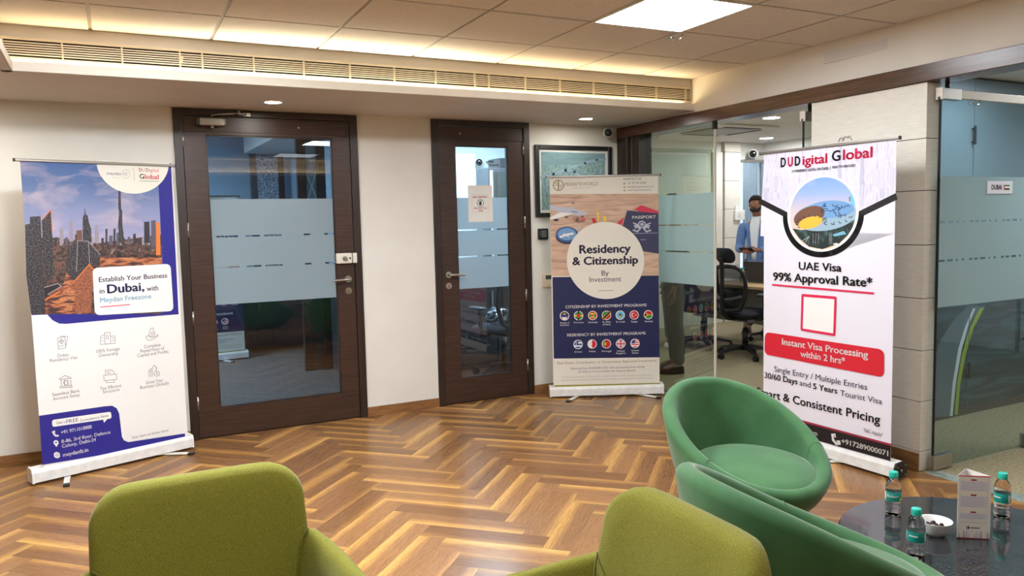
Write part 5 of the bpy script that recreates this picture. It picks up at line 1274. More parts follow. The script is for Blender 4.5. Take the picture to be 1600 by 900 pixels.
# --- water bottles
def bottle(label, x, y, z, rot, hs=1.0, grp='small water bottles on the granite table'):
    t = thing('water_bottle', label, 'bottle', (x, y, z), rot, grp)
    prof = [(0.001, 0.004), (0.018, 0.001), (0.0255, 0.004), (0.0275, 0.012), (0.0275, 0.019), (0.0252, 0.023), (0.0275, 0.027), (0.0275, 0.034), (0.0252, 0.038), (0.0275, 0.042), (0.0275, 0.050), (0.0268, 0.056), (0.0268, 0.092), (0.0280, 0.097), (0.0262, 0.103), (0.0272, 0.109), (0.0248, 0.115), (0.0240, 0.124), (0.0165, 0.136), (0.0125, 0.141), (0.0125, 0.146)]
    m = MB(); m.lathe(prof, 'bottle_plastic', seg=28); m.build('bottle_body', t, local=True)
    m = MB(); m.lathe([(0.0272, 0.057), (0.0276, 0.058), (0.0276, 0.089), (0.0272, 0.090)], 'teal_label', seg=32)
    for a0, a1, z0, z1, mt in ((-1.2, -0.9, 0.060, 0.087, 'ink_white'), (-0.55, 0.65, 0.066, 0.069, 'ink_green'), (1.0, 1.5, 0.062, 0.068, 'ink_yellow'), (2.3, 2.7, 0.062, 0.086, 'ink_white'), (3.2, 4.2, 0.075, 0.079, 'ink_white')):
        m.rings([[Vector((0.0281 * math.cos(a), 0.0281 * math.sin(a), zz)) for a in [a0 + (a1 - a0) * k / 8 for k in range(9)]] for zz in (z0, z1)], mt, False, False, False)
    vs, fs = glyphs('Bisleri', 0.012); x0 = min(v[0] for v in vs); x1 = max(v[0] for v in vs); w = 0.040
    V = [m.bm.verts.new((0.0283 * math.cos(a), 0.0283 * math.sin(a), zz)) for a, zz in [(-0.70 + 1.45 * (v[0] - x0) / (x1 - x0), 0.0725 + v[1] * 0.0125) for v in vs]]
    for f in fs: m.face([V[i] for i in f], 'ink_white')
    m.build('label_band', t, local=True, fix=False)
    m = MB(); ring = lambda r, zz: [Vector((r * (1 + 0.03 * (k % 2)) * math.cos(2 * PI * k / 48), r * (1 + 0.03 * (k % 2)) * math.sin(2 * PI * k / 48), zz)) for k in range(48)]
    m.rings([ring(0.0150, 0.144), ring(0.0152, 0.146), ring(0.0150, 0.160), ring(0.0135, 0.1625), ring(0.001, 0.163)], 'teal_cap'); m.build('cap', t, local=True)
    m = MB(); m.lathe([(0.0145, 0.1405), (0.0152, 0.1405), (0.0152, 0.1432), (0.0145, 0.1432)], 'teal_cap', seg=32); m.build('neck_ring', t, local=True)
    return t
bottle('small water bottle with teal cap farthest back on the table\'s left side', 2.522, 1.846, TZ, math.radians(-150))
bottle('small water bottle with teal cap in front of the white bowl', 2.262, 1.572, TZ, math.radians(-15))
bottle('small water bottle with teal cap right of the folded tent card', 2.834, 1.636, TZ, math.radians(-40))
# --- bowl with nuts and dried fruit
BX, BY = 2.482, 1.655
m = MB(); m.lathe([(0.0, 0.0), (0.026, 0.0), (0.030, 0.003), (0.044, 0.020), (0.053, 0.048), (0.0545, 0.051), (0.0515, 0.050), (0.042, 0.023), (0.028, 0.007), (0.0, 0.006)], 'ceramic', (BX, BY, TZ), 48)
m.build('serving_bowl', origin=(BX, BY, TZ), label='small white bowl holding dark dried fruit on the granite table', cat='bowl')
random.seed(3)
for i in range(16):
    a = i * 2.4; r = 0.006 + 0.0055 * math.sqrt(i) * 1.3; z = TZ + 0.020 + (0.010 if i < 7 else 0.0) + random.uniform(0, 0.006)
    c = Vector((BX + r * math.cos(a), BY + r * math.sin(a), z)); pale = i in (4, 9)
    m = MB(); prof = [(0.0075 * math.sin(PI * k / 8), -0.0075 * math.cos(PI * k / 8)) for k in range(9)]
    Rm = Euler((random.uniform(0, 3), random.uniform(0, 3), random.uniform(0, 3))).to_matrix()
    m.rings([[c + Rm @ Vector((max(q, 1e-5) * math.cos(2 * PI * j / 12), max(q, 1e-5) * math.sin(2 * PI * j / 12) * 0.75, zz * (1.25 if pale else 1.1) + (0.15 * q * q / 0.0075))) for j in range(12)] for q, zz in prof], 'cashew' if pale else 'dried_fruit')
    m.build('nut' if pale else 'dried_fruit', label='pale nut among the dark dried fruit in the white bowl' if pale else 'dark dried fruit piece heaped in the small white bowl', cat='nut' if pale else 'dried fruit', group='pale nuts in the bowl' if pale else 'dried fruit in the bowl')
# --- folded tent card
pL, pR = Vector((2.515, 1.599, TZ + 0.001)), Vector((2.593, 1.534, TZ + 0.001)); pB = Vector((2.606, 1.630, TZ + 0.001)); HT = 0.218
t = thing('tent_card', 'tall three-sided white card standing on the granite table', 'tent card', tuple((pL + pR + pB) / 3))
def card_side(a, b, name, pr):
    d = (b - a); L = d.length; d.normalize()
    T = Matrix(((d.x, -d.y, 0, a.x), (d.y, d.x, 0, a.y), (0, 0, 1, a.z), (0, 0, 0, 1)))
    m = MB(); m.box((0, 0, 0), (L, 0.0008, HT), 'paper', 0, 1, T)
    if pr: pr.into(m, T, 0.00002, 0.0001)
    m.build(name, t, fix=False); return L
LW = (pR - pL).length
Q = Print(LW, HT)
Q.raw([(0, HT - 0.004), (LW, HT - 0.004), (LW, HT), (0, HT)], 'ink_crimson'); Q.raw([(0, 0), (LW, 0), (LW, 0.003), (0, 0.003)], 'ink_maroon')
for yb, hh, wd in ((0.164, 0.036, 0.090), (0.108, 0.040, 0.088), (0.067, 0.022, 0.086)):
    Q.raw([(LW / 2 - wd / 2, yb), (LW / 2 + wd / 2, yb), (LW / 2 + wd / 2, yb + hh), (LW / 2 - wd / 2, yb + hh)], 'ink_lilac')
    Q.raw(rrect(0.018, 0.005, 0.002, 3, LW / 2 - 0.002, yb + hh + 0.003), 'ink_maroon')
    y = yb + 0.003; k = 0
    while y < yb + hh - 0.004:
        Q.raw([(0.010, y), (LW - (0.010 if k % 2 else 0.022), y), (LW - (0.010 if k % 2 else 0.022), y + 0.0018), (0.010, y + 0.0018)], 'ink_ghost_dark'); y += 0.0046; k += 1
Q.raw([(0.008, 0.056), (LW - 0.008, 0.056), (LW - 0.008, 0.0572), (0.008, 0.0572)], 'ink_lightgrey')
Q.circ((0.033, 0.038), 0.0056, 'ink_lightgrey'); Q.circ((0.033, 0.038), 0.0056, 'ink_text', 16, -90, 90); Q.raw([(0.041, 0.0358), (0.070, 0.0358), (0.070, 0.0400), (0.041, 0.0400)], 'ink_grey')
random.seed(9); x = 0.004
while x < LW - 0.008:
    w_, h_ = random.uniform(0.003, 0.010), random.uniform(0.008, 0.026); Q.raw([(x, 0.003), (x + w_, 0.003), (x + w_ * .7, 0.003 + h_), (x + w_ * .3, 0.003 + h_)], random.choice(('ink_lightgrey', 'ink_cream', 'ink_ghost_dark'))); x += w_ + 0.002
card_side(pL, pR, 'front_face', Q)
Q2 = Print(0.092, HT); Q2.raw([(0, HT - 0.004), (0.092, HT - 0.004), (0.092, HT), (0, HT)], 'ink_crimson'); Q2.raw([(0.010, 0.16), (0.08, 0.16), (0.08, 0.19), (0.010, 0.19)], 'ink_lilac')
card_side(pR, pB, 'right_face', Q2); card_side(pB, pL, 'left_face', Q2)
# ================================================================== ROOMS BEHIND THE GLASS
# --- meeting room shell
MZ = 2.50
mb = MB(); mb.box((4.17, MY1, 0), (8.0, MY1 + 0.1, MZ), 'wall_paint'); mb.box((8.0, MY1, 2.26), (MX1, MY1 + 0.1, MZ), 'wall_paint'); struct(mb, 'wall_meeting_back')
mb = MB(); mb.box((MX1, 3.60, 0), (MX1 + 0.1, MY1, MZ), 'wall_paint'); struct(mb, 'wall_meeting_right')
mb = MB(); mb.box((4.17, YB + 0.12, 0), (4.27, MY1, MZ), 'wall_paint'); struct(mb, 'wall_meeting_left')
mb = MB(); mb.box((4.20, 3.60, MZ), (MX1 + 0.1, MY1 + 0.1, MZ + 0.06), 'soffit_paint'); struct(mb, 'ceiling_meeting')
mb = MB(); mb.box((4.30, 3.50, 0), (MX1 + 0.1, 3.60, 2.75), 'wall_paint'); struct(mb, 'wall_between_rooms')
# cream panels and tiled pier on the far wall
mb = MB(); mb.box((7.50, MY1 - 0.03, 0), (7.668, MY1, 2.36), 'upper_paint', 0.002); mb.box((7.668, MY1 - 0.02, 0), (7.682, MY1, 2.36), 'dark_joint'); struct(mb, 'trim_3')
mb = MB(); mb.box((7.685, MY1 - 0.05, 0), (7.965, MY1, MZ), 'dark_joint')
for a, b in zip((0.0, 0.40, 0.79, 1.18, 1.575, 1.97, 2.36), (0.40, 0.79, 1.18, 1.575, 1.97, 2.36, MZ)):
    mb.box((7.683, MY1 - 0.056, a + 0.003), (7.967, MY1 - 0.002, b - 0.003), 'tile_panel', 0.001, 1)
struct(mb, 'wall_meeting_pier')
# window with vertical blinds
wn = thing('window_2', None, None, (8.22, MY1 + 0.05, 0), kind='structure')
mb = MB(); mb.box((7.97, MY1 + 0.06, 0.0), (MX1, MY1 + 0.07, 2.26), 'daylight_gap'); mb.build('bright_pane', wn)
mb = MB()
for a, b in (((7.97, 0), (8.0, 2.26)), ((8.42, 0), (MX1, 2.26)), ((8.0, 2.23), (8.42, 2.26)), ((8.0, 0), (8.42, 0.06))): mb.box((a[0], MY1 + 0.02, a[1]), (b[0], MY1 + 0.06, b[1]), 'grey')
mb.build('frame', wn)
bl = thing('vertical_blind', 'grey-blue vertical blind hanging at the meeting room window', 'blind', (8.2, MY1 - 0.06, 0.03))
mb = MB(); mb.box((7.97, MY1 - 0.10, 2.225), (MX1 - 0.005, MY1 - 0.06, 2.26), 'satin_steel', 0.003); mb.build('head_rail', bl)
mb = MB(); x = 7.985
while x < 8.42:
    if not 8.255 < x < 8.30:
        mb.obox((x + 0.03, MY1 - 0.080, 1.125), (0.066, 0.0015, 2.19), Euler((0, 0, 0.18)), 'blind_cloth')
    x += 0.058
mb.build('slats', bl)
# ceiling cassette, downlights, camera
ca = thing('ceiling_cassette', 'white square air conditioning cassette in the meeting room ceiling', 'air conditioner', (6.55, 7.15, MZ - 0.03))
mb = MB(); mb.box((6.08, 6.68, MZ - 0.028), (7.02, 7.62, MZ - 0.001), 'soffit_paint', 0.008); mb.build('panel', ca)
mb = MB(); mb.box((6.27, 6.87, MZ - 0.034), (6.83, 7.43, MZ - 0.027), 'grey', 0.004); mb.build('intake_grille', ca)
for (a, b) in (((6.27, 6.76), (6.83, 6.82)), ((6.27, 7.48), (6.83, 7.54)), ((6.16, 6.87), (6.22, 7.43)), ((6.88, 6.87), (6.94, 7.43))):
    mb = MB(); mb.box((a[0], a[1], MZ - 0.0305), (b[0], b[1], MZ - 0.0275), 'recess_shade'); mb.build('air_slot', ca)  # flat black strips, slot shade is in the colour
for x, y, lb in ((6.33, 6.14, 'nearer round lit downlight in the meeting room ceiling above the visa banner'), (7.895, 7.744, 'farther round lit downlight in the meeting room ceiling above the white camera'), (5.2, 7.6, 'round downlight in the meeting room ceiling behind the frosted pane'), (5.2, 4.8, 'round downlight in the meeting room ceiling hidden by the beam'), (7.6, 4.8, 'round downlight in the meeting room ceiling behind the tiled pillar')):
    downlight(x, y, MZ, lb, 0.085, 'meeting_light', 'meeting room downlights')
cctv((8.16, MY1 - 0.10, 2.34), (-0.72, -0.72, -0.08), 'white dome camera with a black eye on the meeting room\'s far wall', 0.060)
t = thing('wall_switch', 'white switch box on the tiled pier in the meeting room', 'switch', (7.93, MY1 - 0.09, 1.44))
mb = MB(); mb.box((7.84, MY1 - 0.09, 1.42), (8.02, MY1 - 0.055, 1.56), 'white_plastic', 0.006); mb.box((7.86, MY1 - 0.075, 1.555), (7.96, MY1 - 0.055, 1.62), 'white_plastic', 0.005); mb.build('box', t)
mb = MB(); mb.box((7.90, MY1 - 0.095, 1.46), (7.95, MY1 - 0.088, 1.52), 'lock_white', 0.002); mb.build('rocker', t)
# --- conference table
t = thing('conference_table', 'light wood conference table in the meeting room behind the glass', 'table', (6.28, 6.35, 0))
mb = MB(); mb.box((5.94, 4.95, 0.715), (6.62, 7.55, 0.745), 'desk_wood', 0.002); mb.build('table_top', t)
mb = MB(); mb.box((6.26, 5.2, 0.30), (6.28, 7.3, 0.70), 'grey'); mb.build('modesty_panel', t)
for x in (6.02, 6.54):
    for y in (5.05, 7.42):
        mb = MB(); mb.box((x - 0.025, y - 0.025, 0), (x + 0.025, y + 0.025, 0.715), 'dark_grey', 0.002); mb.build('leg', t)
# laptop, bottle, papers on it
t = thing('laptop', 'open grey laptop on the conference table before the man', 'laptop', (6.30, 6.28, 0.745), 0)
mb = MB(); mb.box((6.30, 6.10, 0.746), (6.53, 6.45, 0.760), 'dark_grey', 0.004); mb.build('base', t)
mb = MB(); R = Matrix.Translation((6.30, 6.275, 0.762)) @ Matrix.Rotation(math.radians(-14), 4, 'Y'); mb.box((-0.006, -0.175, 0), (0.004, 0.175, 0.225), 'charcoal', 0.003, 2, R); mb.build('lid', t)
bottle('small water bottle with teal cap on the conference table in the meeting room', 6.27, 6.50, 0.745, 0.6, grp='meeting room bottle')
mb = MB(); mb.box((6.20, 6.72, 0.745), (6.42, 6.98, 0.752), 'paper', 0.001, 1); mb.build('paper_stack', label='thin stack of white papers on the conference table', cat='papers')
# --- office chairs (front is local +x)
def office_chair(label, loc, rot):
    t = thing('office_chair', label, 'office chair', (loc[0], loc[1], 0), rot, 'black mesh office chairs')
    b = MB()
    b.cyl((0, 0, 0.075), (0, 0, 0.15), 0.042, 'black_plastic', 0.034, 20)
    for k in range(5):
        a = 2 * PI * k / 5 + 0.55; d = Vector((math.cos(a), math.sin(a), 0)); n_ = Vector((-d.y, d.x, 0))
        ring = lambda r, w, z0, z1: [d * r + n_ * w + Vector((0, 0, z0)), d * r - n_ * w + Vector((0, 0, z0)), d * r - n_ * w * 0.7 + Vector((0, 0, z1)), d * r + n_ * w * 0.7 + Vector((0, 0, z1))]
        b.rings([ring(0.02, 0.030, 0.085, 0.135), ring(0.15, 0.026, 0.082, 0.118), ring(0.27, 0.021, 0.068, 0.094), ring(0.315, 0.018, 0.062, 0.080)], 'black_plastic', smooth=False)
    base = b.build('star_base', t, local=True)
    Lb = base.matrix_basis.translation.copy()
    for k in range(5):
        a = 2 * PI * k / 5 + 0.55; c = Vector((math.cos(a), math.sin(a), 0)) * 0.305; n_ = Vector((-math.sin(a), math.cos(a), 0))
        b = MB()
        for q in (-1, 1): b.cyl(c + n_ * (q * 0.008) + Vector((0, 0, 0.028)), c + n_ * (q * 0.026) + Vector((0, 0, 0.028)), 0.027, 'black_rubber', seg=18)
        b.cyl(c + Vector((0, 0, 0.028)), c + Vector((0, 0, 0.070)), 0.012, 'black_plastic', seg=12)
        b.bm.transform(Matrix.Translation(-Lb)); b.build('caster', base, local=True)
    b = MB(); b.cyl((0, 0, 0.14), (0, 0, 0.30), 0.030, 'black_plastic', seg=20); b.cyl((0, 0, 0.30), (0, 0, 0.41), 0.020, 'satin_steel', seg=18); b.build('gas_column', t, local=True)
    b = MB(); b.box((-0.12, -0.07, 0.395), (0.10, 0.07, 0.435), 'black_plastic', 0.008); b.cyl((0.04, 0.05, 0.415), (0.06, 0.26, 0.40), 0.007, 'black_plastic', seg=10); b.cyl((0.06, 0.26, 0.40), (0.06, 0.30, 0.397), 0.013, 'black_plastic', seg=12); b.build('mechanism', t, local=True)
    b = MB(); ol = rrect(0.49, 0.49, 0.11, 7)
    b.pillow(ol, [(0.02, 0.505), (0.6, 0.503), (0.88, 0.495), (0.97, 0.480), (1.0, 0.462), (0.98, 0.440), (0.02, 0.436)], 'seat_black', lambda u, v, z: Vector((0.03 + u, v, z - (0.25 * max(0, u - 0.15)) ** 1.2))); b.build('seat', t, local=True)
    # back frame loop
    def bp(u, z): return Vector((-0.225 - 0.16 * (z - 0.5) + 0.35 * u * u + 0.06 * math.sin((z - 0.5) * 5.0), u, z))
    loop = [bp(u, z) for u, z in ((-0.15, 0.52), (-0.19, 0.60), (-0.215, 0.72), (-0.215, 0.84), (-0.19, 0.92), (-0.12, 0.955), (0.0, 0.965), (0.12, 0.955), (0.19, 0.92), (0.215, 0.84), (0.215, 0.72), (0.19, 0.60), (0.15, 0.52), (0.0, 0.50))]
    lp = smooth_path(loop + [loop[0]], 4)[:-1]
    b = MB(); b.tube(lp, 0.021, 'black_plastic', 10, True, True); b.build('back_frame', t, local=True)
    b = MB(); cols = [[bp(u * (0.20 if 0.56 < z < 0.93 else 0.15), z) for u in [-1 + 2 * k / 10 for k in range(11)]] for z in (0.51, 0.58, 0.66, 0.74, 0.82, 0.90, 0.955)]
    b.rings(cols + [[p + Vector((0.006, 0, 0)) for p in r] for r in reversed(cols)], 'mesh_black', False, False, False, True, True); b.build('back_mesh', t, local=True)
    b = MB(); b.tube(smooth_path([bp(-0.19, 0.66) + Vector((-0.03, 0, 0)), bp(-0.1, 0.63) + Vector((-0.06, 0, 0)), bp(0, 0.62) + Vector((-0.07, 0, 0)), bp(0.1, 0.63) + Vector((-0.06, 0, 0)), bp(0.19, 0.66) + Vector((-0.03, 0, 0))], 5), 0.018, 'dark_grey', 10); b.build('lumbar_bar', t, local=True)
    b = MB(); b.tube(smooth_path([(-0.08, 0, 0.42), (-0.22, 0, 0.43), (-0.30, 0, 0.50), (-0.31, 0, 0.66), (-0.31, 0, 0.86), (-0.315, 0, 0.98), (-0.325, 0, 1.05)], 4), 0.022, 'black_plastic', 10); b.build('spine', t, local=True)
    b = MB(); ol = rrect(0.29, 0.155, 0.07, 8)
    b.pillow(ol, [(0.02, 0.022), (0.6, 0.020), (0.9, 0.014), (1.0, 0.0), (0.92, -0.012), (0.02, -0.018)], 'seat_black', lambda u, v, d: Vector((-0.290 + d + 1.2 * u * u - 0.25 * v, u, 1.075 + v))); b.build('headrest', t, local=True)
    for s_ in (-1, 1):
        b = MB(); b.tube(smooth_path([(-0.05, s_ * 0.20, 0.425), (-0.03, s_ * 0.285, 0.44), (-0.02, s_ * 0.295, 0.54), (-0.01, s_ * 0.295, 0.655)], 4), 0.020, 'black_plastic', 10); b.build('arm_post', t, local=True)
        b = MB(); ol = rrect(0.25, 0.085, 0.04, 6); b.pillow(ol, [(0.02, 0.690), (0.85, 0.688), (1.0, 0.676), (0.95, 0.660), (0.02, 0.655)], 'charcoal', lambda u, v, z: Vector((0.02 + u, s_ * 0.295 + v, z))); b.build('arm_pad', t, local=True)
    return t
oc = office_chair('black mesh office chair with headrest seen from behind at the meeting table', (5.93, 6.10), math.radians(-2))
c2 = copy_tree(oc); place(c2, (7.00, 6.68, 0), math.radians(186)); c2['label'] = 'black office chair half hidden by the visa banner across the meeting table'
c3 = copy_tree(oc); place(c3, (6.01, 6.84, 0), math.radians(-8)); c3['label'] = 'black office chair behind the glass edge, left of the headrest chair'

# ================================================================== PEOPLE
def skin_mesh(nodes, edges, root, sub=2):
    names = list(nodes); me = bpy.data.meshes.new('figure')
    me.from_pydata([nodes[n][0] for n in names], [(names.index(a), names.index(b)) for a, b in edges], [])
    ob = bpy.data.objects.new('figure', me); COL.objects.link(ob)
    md = ob.modifiers.new('skin', 'SKIN'); md.branch_smoothing = 0.6
    if not me.skin_vertices: return None
    for i, n in enumerate(names):
        sv = me.skin_vertices[0].data[i]; r = nodes[n][1]; r = (r, r) if not isinstance(r, tuple) else r
        sv.radius = r; sv.use_root = (n == root)
    s_ = ob.modifiers.new('sub', 'SUBSURF'); s_.levels = sub; s_.render_levels = sub
    dg = bpy.context.evaluated_depsgraph_get()
    out = bpy.data.meshes.new_from_object(ob.evaluated_get(dg))
    vs = [v.co.copy() for v in out.vertices]; fs = [tuple(p.vertices) for p in out.polygons]
    bpy.data.objects.remove(ob); bpy.data.meshes.remove(me); bpy.data.meshes.remove(out)
    return vs, fs
def add_figure(m, data, mat, squash=None):
    vs, fs = data
    V = [m.bm.verts.new(squash(v) if squash else v) for v in vs]
    for f in fs: m.face([V[i] for i in f], mat if isinstance(mat, str) else mat(sum((vs[i] for i in f), Vector()) / len(f)), True)
def person(label, loc, rot, holding, top, trousers, shoes, inner, hs=1.0):
    """a standing adult; local +x is the way they face"""
    t = thing('person', label, 'person', (loc[0], loc[1], 0), rot)
    S = hs
    def N(d): return {k: (Vector(v[0]) * S, v[1] * S if not isinstance(v[1], tuple) else tuple(q * S for q in v[1])) for k, v in d.items()}
    tilt = 0.035 if holding else 0.0
    body = {'pelvis': ((0, 0, 0.94), 0.11), 'waist': ((0.0, 0, 1.08), 0.105), 'chest': ((0.0, 0, 1.26), 0.115), 'neck0': ((-0.01, 0, 1.42), 0.062), 'neck1': ((0.015, 0, 1.475), 0.052),
            'jaw': ((0.045 + tilt, 0, 1.535), 0.062), 'head': ((0.030 + tilt, 0, 1.605), 0.082), 'crown': ((0.015 + tilt, 0, 1.655), 0.066)}
    edges = [('pelvis', 'waist'), ('waist', 'chest'), ('chest', 'neck0'), ('neck0', 'neck1'), ('neck1', 'jaw'), ('jaw', 'head'), ('head', 'crown')]
    for s_, q in ((1, 'l'), (-1, 'r')):
        body.update({q + 'hip': ((0, s_ * 0.095, 0.86), 0.085), q + 'knee': ((0.012, s_ * 0.105, 0.48), 0.056), q + 'calf': ((-0.012, s_ * 0.108, 0.34), 0.054), q + 'ankle': ((-0.02, s_ * 0.11, 0.09), 0.036), q + 'toe': ((0.13, s_ * 0.125, 0.035), 0.032)})
        edges += [('pelvis', q + 'hip'), (q + 'hip', q + 'knee'), (q + 'knee', q + 'calf'), (q + 'calf', q + 'ankle'), (q + 'ankle', q + 'toe')]
        if holding: arm = [('sh0', (-0.01, 0.12, 1.365), 0.075), ('sh', (-0.01, 0.185, 1.35), 0.058), ('el', (-0.02, 0.235, 1.09), 0.042), ('fo', (0.10, 0.20, 1.055), 0.040), ('wr', (0.235, 0.115, 1.045), 0.026), ('pa', (0.285, 0.085, 1.045), 0.030), ('kn', (0.318, 0.062, 1.043), 0.028)]
        else: arm = [('sh0', (-0.01, 0.12, 1.365), 0.075), ('sh', (-0.01, 0.185, 1.35), 0.058), ('el', (-0.03, 0.225, 1.07), 0.042), ('fo', (0.0, 0.23, 0.98), 0.040), ('wr', (0.04, 0.235, 0.84), 0.026), ('pa', (0.05, 0.235, 0.79), 0.030), ('kn', (0.055, 0.233, 0.755), 0.028)]
        prev = 'chest'
        for nm, p, r in arm:
            body[q + nm] = ((p[0], s_ * p[1], p[2]), r); edges.append((prev, q + nm)); prev = q + nm
        kn = Vector(body[q + 'kn'][0]); d = (kn - Vector(body[q + 'pa'][0])).normalized()
        side = Vector((0, 0, 1)) if holding else Vector((1, 0, 0)); curl = Vector((0, -s_, 0)) if holding else Vector((0, -s_, 0))
        for f, (of, L) in enumerate(((0.026, 0.070), (0.009, 0.080), (-0.009, 0.075), (-0.026, 0.058))):
            a = kn + side * of + d * 0.012; b = a + d * (L * 0.5) + curl * 0.006; c = b + d * (L * 0.36) + curl * 0.020; e = c + d * (L * 0.16) + curl * 0.022
            for i, (pt, r) in enumerate(((a, 0.0095), (b, 0.009), (c, 0.0082), (e, 0.007))):
                body['%sf%d%d' % (q, f, i)] = (tuple(pt), r); edges.append((q + 'kn' if i == 0 else '%sf%d%d' % (q, f, i - 1), '%sf%d%d' % (q, f, i)))
        pa = Vector(body[q + 'pa'][0])
        for i, pt in enumerate((pa + side * 0.030 + d * 0.01, pa + side * 0.046 + d * 0.035 + curl * 0.012, pa + side * 0.048 + d * 0.058 + curl * 0.024)):
            body['%sth%d' % (q, i)] = (tuple(pt), 0.0105 - 0.001 * i); edges.append((q + 'pa' if i == 0 else '%sth%d' % (q, i - 1), '%sth%d' % (q, i)))
    sq = lambda v: Vector((v.x * 0.80 if 0.8 * S < v.z < 1.40 * S and abs(v.y) < 0.2 * S and v.x < 0.12 * S else v.x, v.y, v.z))
    m = MB(); add_figure(m, skin_mesh(N(body), edges, 'pelvis', 2), 'skin', sq)
    # face: nose, ears, eyes, mouth worked into the same mesh
    hx, hz = 0.030 + tilt, 1.595
    m.rings([[Vector((hx + dx, w * y, hz + z)) * S for y in (-1, -0.4, 0.4, 1)] for dx, w, z in ((0.074, 0.006, 0.022), (0.092, 0.010, -0.004), (0.098, 0.014, -0.020), (0.078, 0.014, -0.028))], 'skin', False, False, False)
    for s_ in (-1, 1):
        m.sphere(Vector((hx - 0.004, s_ * 0.080, hz - 0.005)) * S, 0.024 * S, 'skin', 10, (0.55, 0.35, 1.1))
        m.sphere(Vector((hx + 0.071, s_ * 0.030, hz + 0.018)) * S, 0.0085 * S, 'shirt_white', 10, (0.9, 1.2, 0.55)); m.sphere(Vector((hx + 0.0765, s_ * 0.030, hz + 0.016)) * S, 0.0050 * S, 'hair_black', 8)
    m.sphere(Vector((hx + 0.076, 0, hz - 0.050)) * S, 0.016 * S, 'ink_brown', 10, (0.5, 1.3, 0.45))
    m.build('body', t, local=True)
    # hair and beard
    m = MB(); rings = []
    def headr(z): return 0.090 * math.sqrt(max(0.0, 1 - ((z - 1.612) / 0.108) ** 2)) + 0.005
    def hairline(b_): c = math.cos(b_); return 1.668 if c > 0.55 else (1.668 - (0.55 - c) * 0.10 if c > -0.1 else 1.603 - (-0.1 - c) * 0.075)
    for k in range(9):
        tt = k / 8; ring = []
        for j in range(28):
            b_ = 2 * PI * j / 28; z0 = hairline(b_); z = z0 + (1.716 - z0) * math.sin(tt * PI / 2); r = headr(min(z, 1.7145))
            ring.append(Vector((0.022 + tilt + r * 1.04 * math.cos(b_), r * 0.94 * math.sin(b_), z)) * S)
        rings.append(ring)
    m.rings(rings, 'hair_black'); m.build('hair', t, local=True)
    if holding:
        m = MB(); rings = []
        for q, (dz, r0) in enumerate(((0.0, 0.073), (-0.022, 0.075), (-0.044, 0.072), (-0.062, 0.058), (-0.072, 0.03))):
            ring = []
            for j in range(19):
                b_ = -1.45 + 2.9 * j / 18; zt = 1.592 - 0.052 * max(0.0, math.cos(b_)) ** 0.6
                zb = 1.515 if q else zt
                z = zt + (1.500 - zt) * (q / 4)
                ring.append(Vector((hx + 0.006 + r0 * math.cos(b_), r0 * 0.96 * math.sin(b_), z)) * S)
            rings.append(ring)
        m.rings(rings, 'hair_black', False, False, False)
        m.tube([Vector((hx + 0.080 - 0.010 * abs(q) ** 2, 0.026 * q, hz - 0.037 - 0.006 * abs(q))) * S for q in (-1, -0.5, 0, 0.5, 1)], 0.006 * S, 'hair_black', 6); m.build('beard', t, local=True)
    # clothing
    J = {k: (body[k][0], body[k][1] + e) for k, e in (('pelvis', 0.022), ('waist', 0.026), ('chest', 0.022))}
    J['hem'] = ((0, 0, 0.86), 0.128); J['coll'] = ((-0.012, 0, 1.405), 0.078)
    je = [('hem', 'pelvis'), ('pelvis', 'waist'), ('waist', 'chest'), ('chest', 'coll')]
    for q in 'lr':
        for nm, e in (('sh0', 0.016), ('sh', 0.016), ('el', 0.016), ('fo', 0.014), ('wr', 0.016)): J[q + nm] = (body[q + nm][0], body[q + nm][1] + e)
        je += [('chest', q + 'sh0'), (q + 'sh0', q + 'sh'), (q + 'sh', q + 'el'), (q + 'el', q + 'fo'), (q + 'fo', q + 'wr')]
    m = MB(); add_figure(m, skin_mesh(N(J), je, 'pelvis', 2), top, sq); m.build('jacket' if holding else 'shirt', t, local=True)
    if holding:
        m = MB(); cols = []
        for z, w, x in ((0.90, 0.026, 0.118), (1.0, 0.030, 0.116), (1.1, 0.036, 0.116), (1.2, 0.044, 0.120), (1.3, 0.052, 0.118), (1.37, 0.058, 0.098), (1.43, 0.050, 0.066)):
            cols.append([Vector((x - 1.4 * (w * u) ** 2 + 0.004, w * u, z)) * S for u in (-1, -0.5, 0, 0.5, 1)])
        m.rings(cols + [[p - Vector((0.03, 0, 0)) for p in r] for r in reversed(cols)], 'shirt_white', False, False, False, True, True)
        m.lathe([(0.060 * S, 1.405 * S), (0.066 * S, 1.41 * S), (0.063 * S, 1.455 * S), (0.057 * S, 1.455 * S)], 'shirt_white', (0.004, 0, 0), 24); m.build('shirt', t, local=True)
    L = {'pelvis': (body['pelvis'][0], body['pelvis'][1] + 0.012)}; le = []
    for q in 'lr':
        for nm, e in (('hip', 0.014), ('knee', 0.020), ('calf', 0.018)): L[q + nm] = (body[q + nm][0], body[q + nm][1] + e)
        a = body[q + 'ankle'][0]; L[q + 'cuff'] = ((a[0] + 0.004, a[1], 0.075), 0.060)
        le += [('pelvis', q + 'hip'), (q + 'hip', q + 'knee'), (q + 'knee', q + 'calf'), (q + 'calf', q + 'cuff')]
    m = MB(); add_figure(m, skin_mesh(N(L), le, 'pelvis', 2), trousers, sq); m.build('trousers', t, local=True)
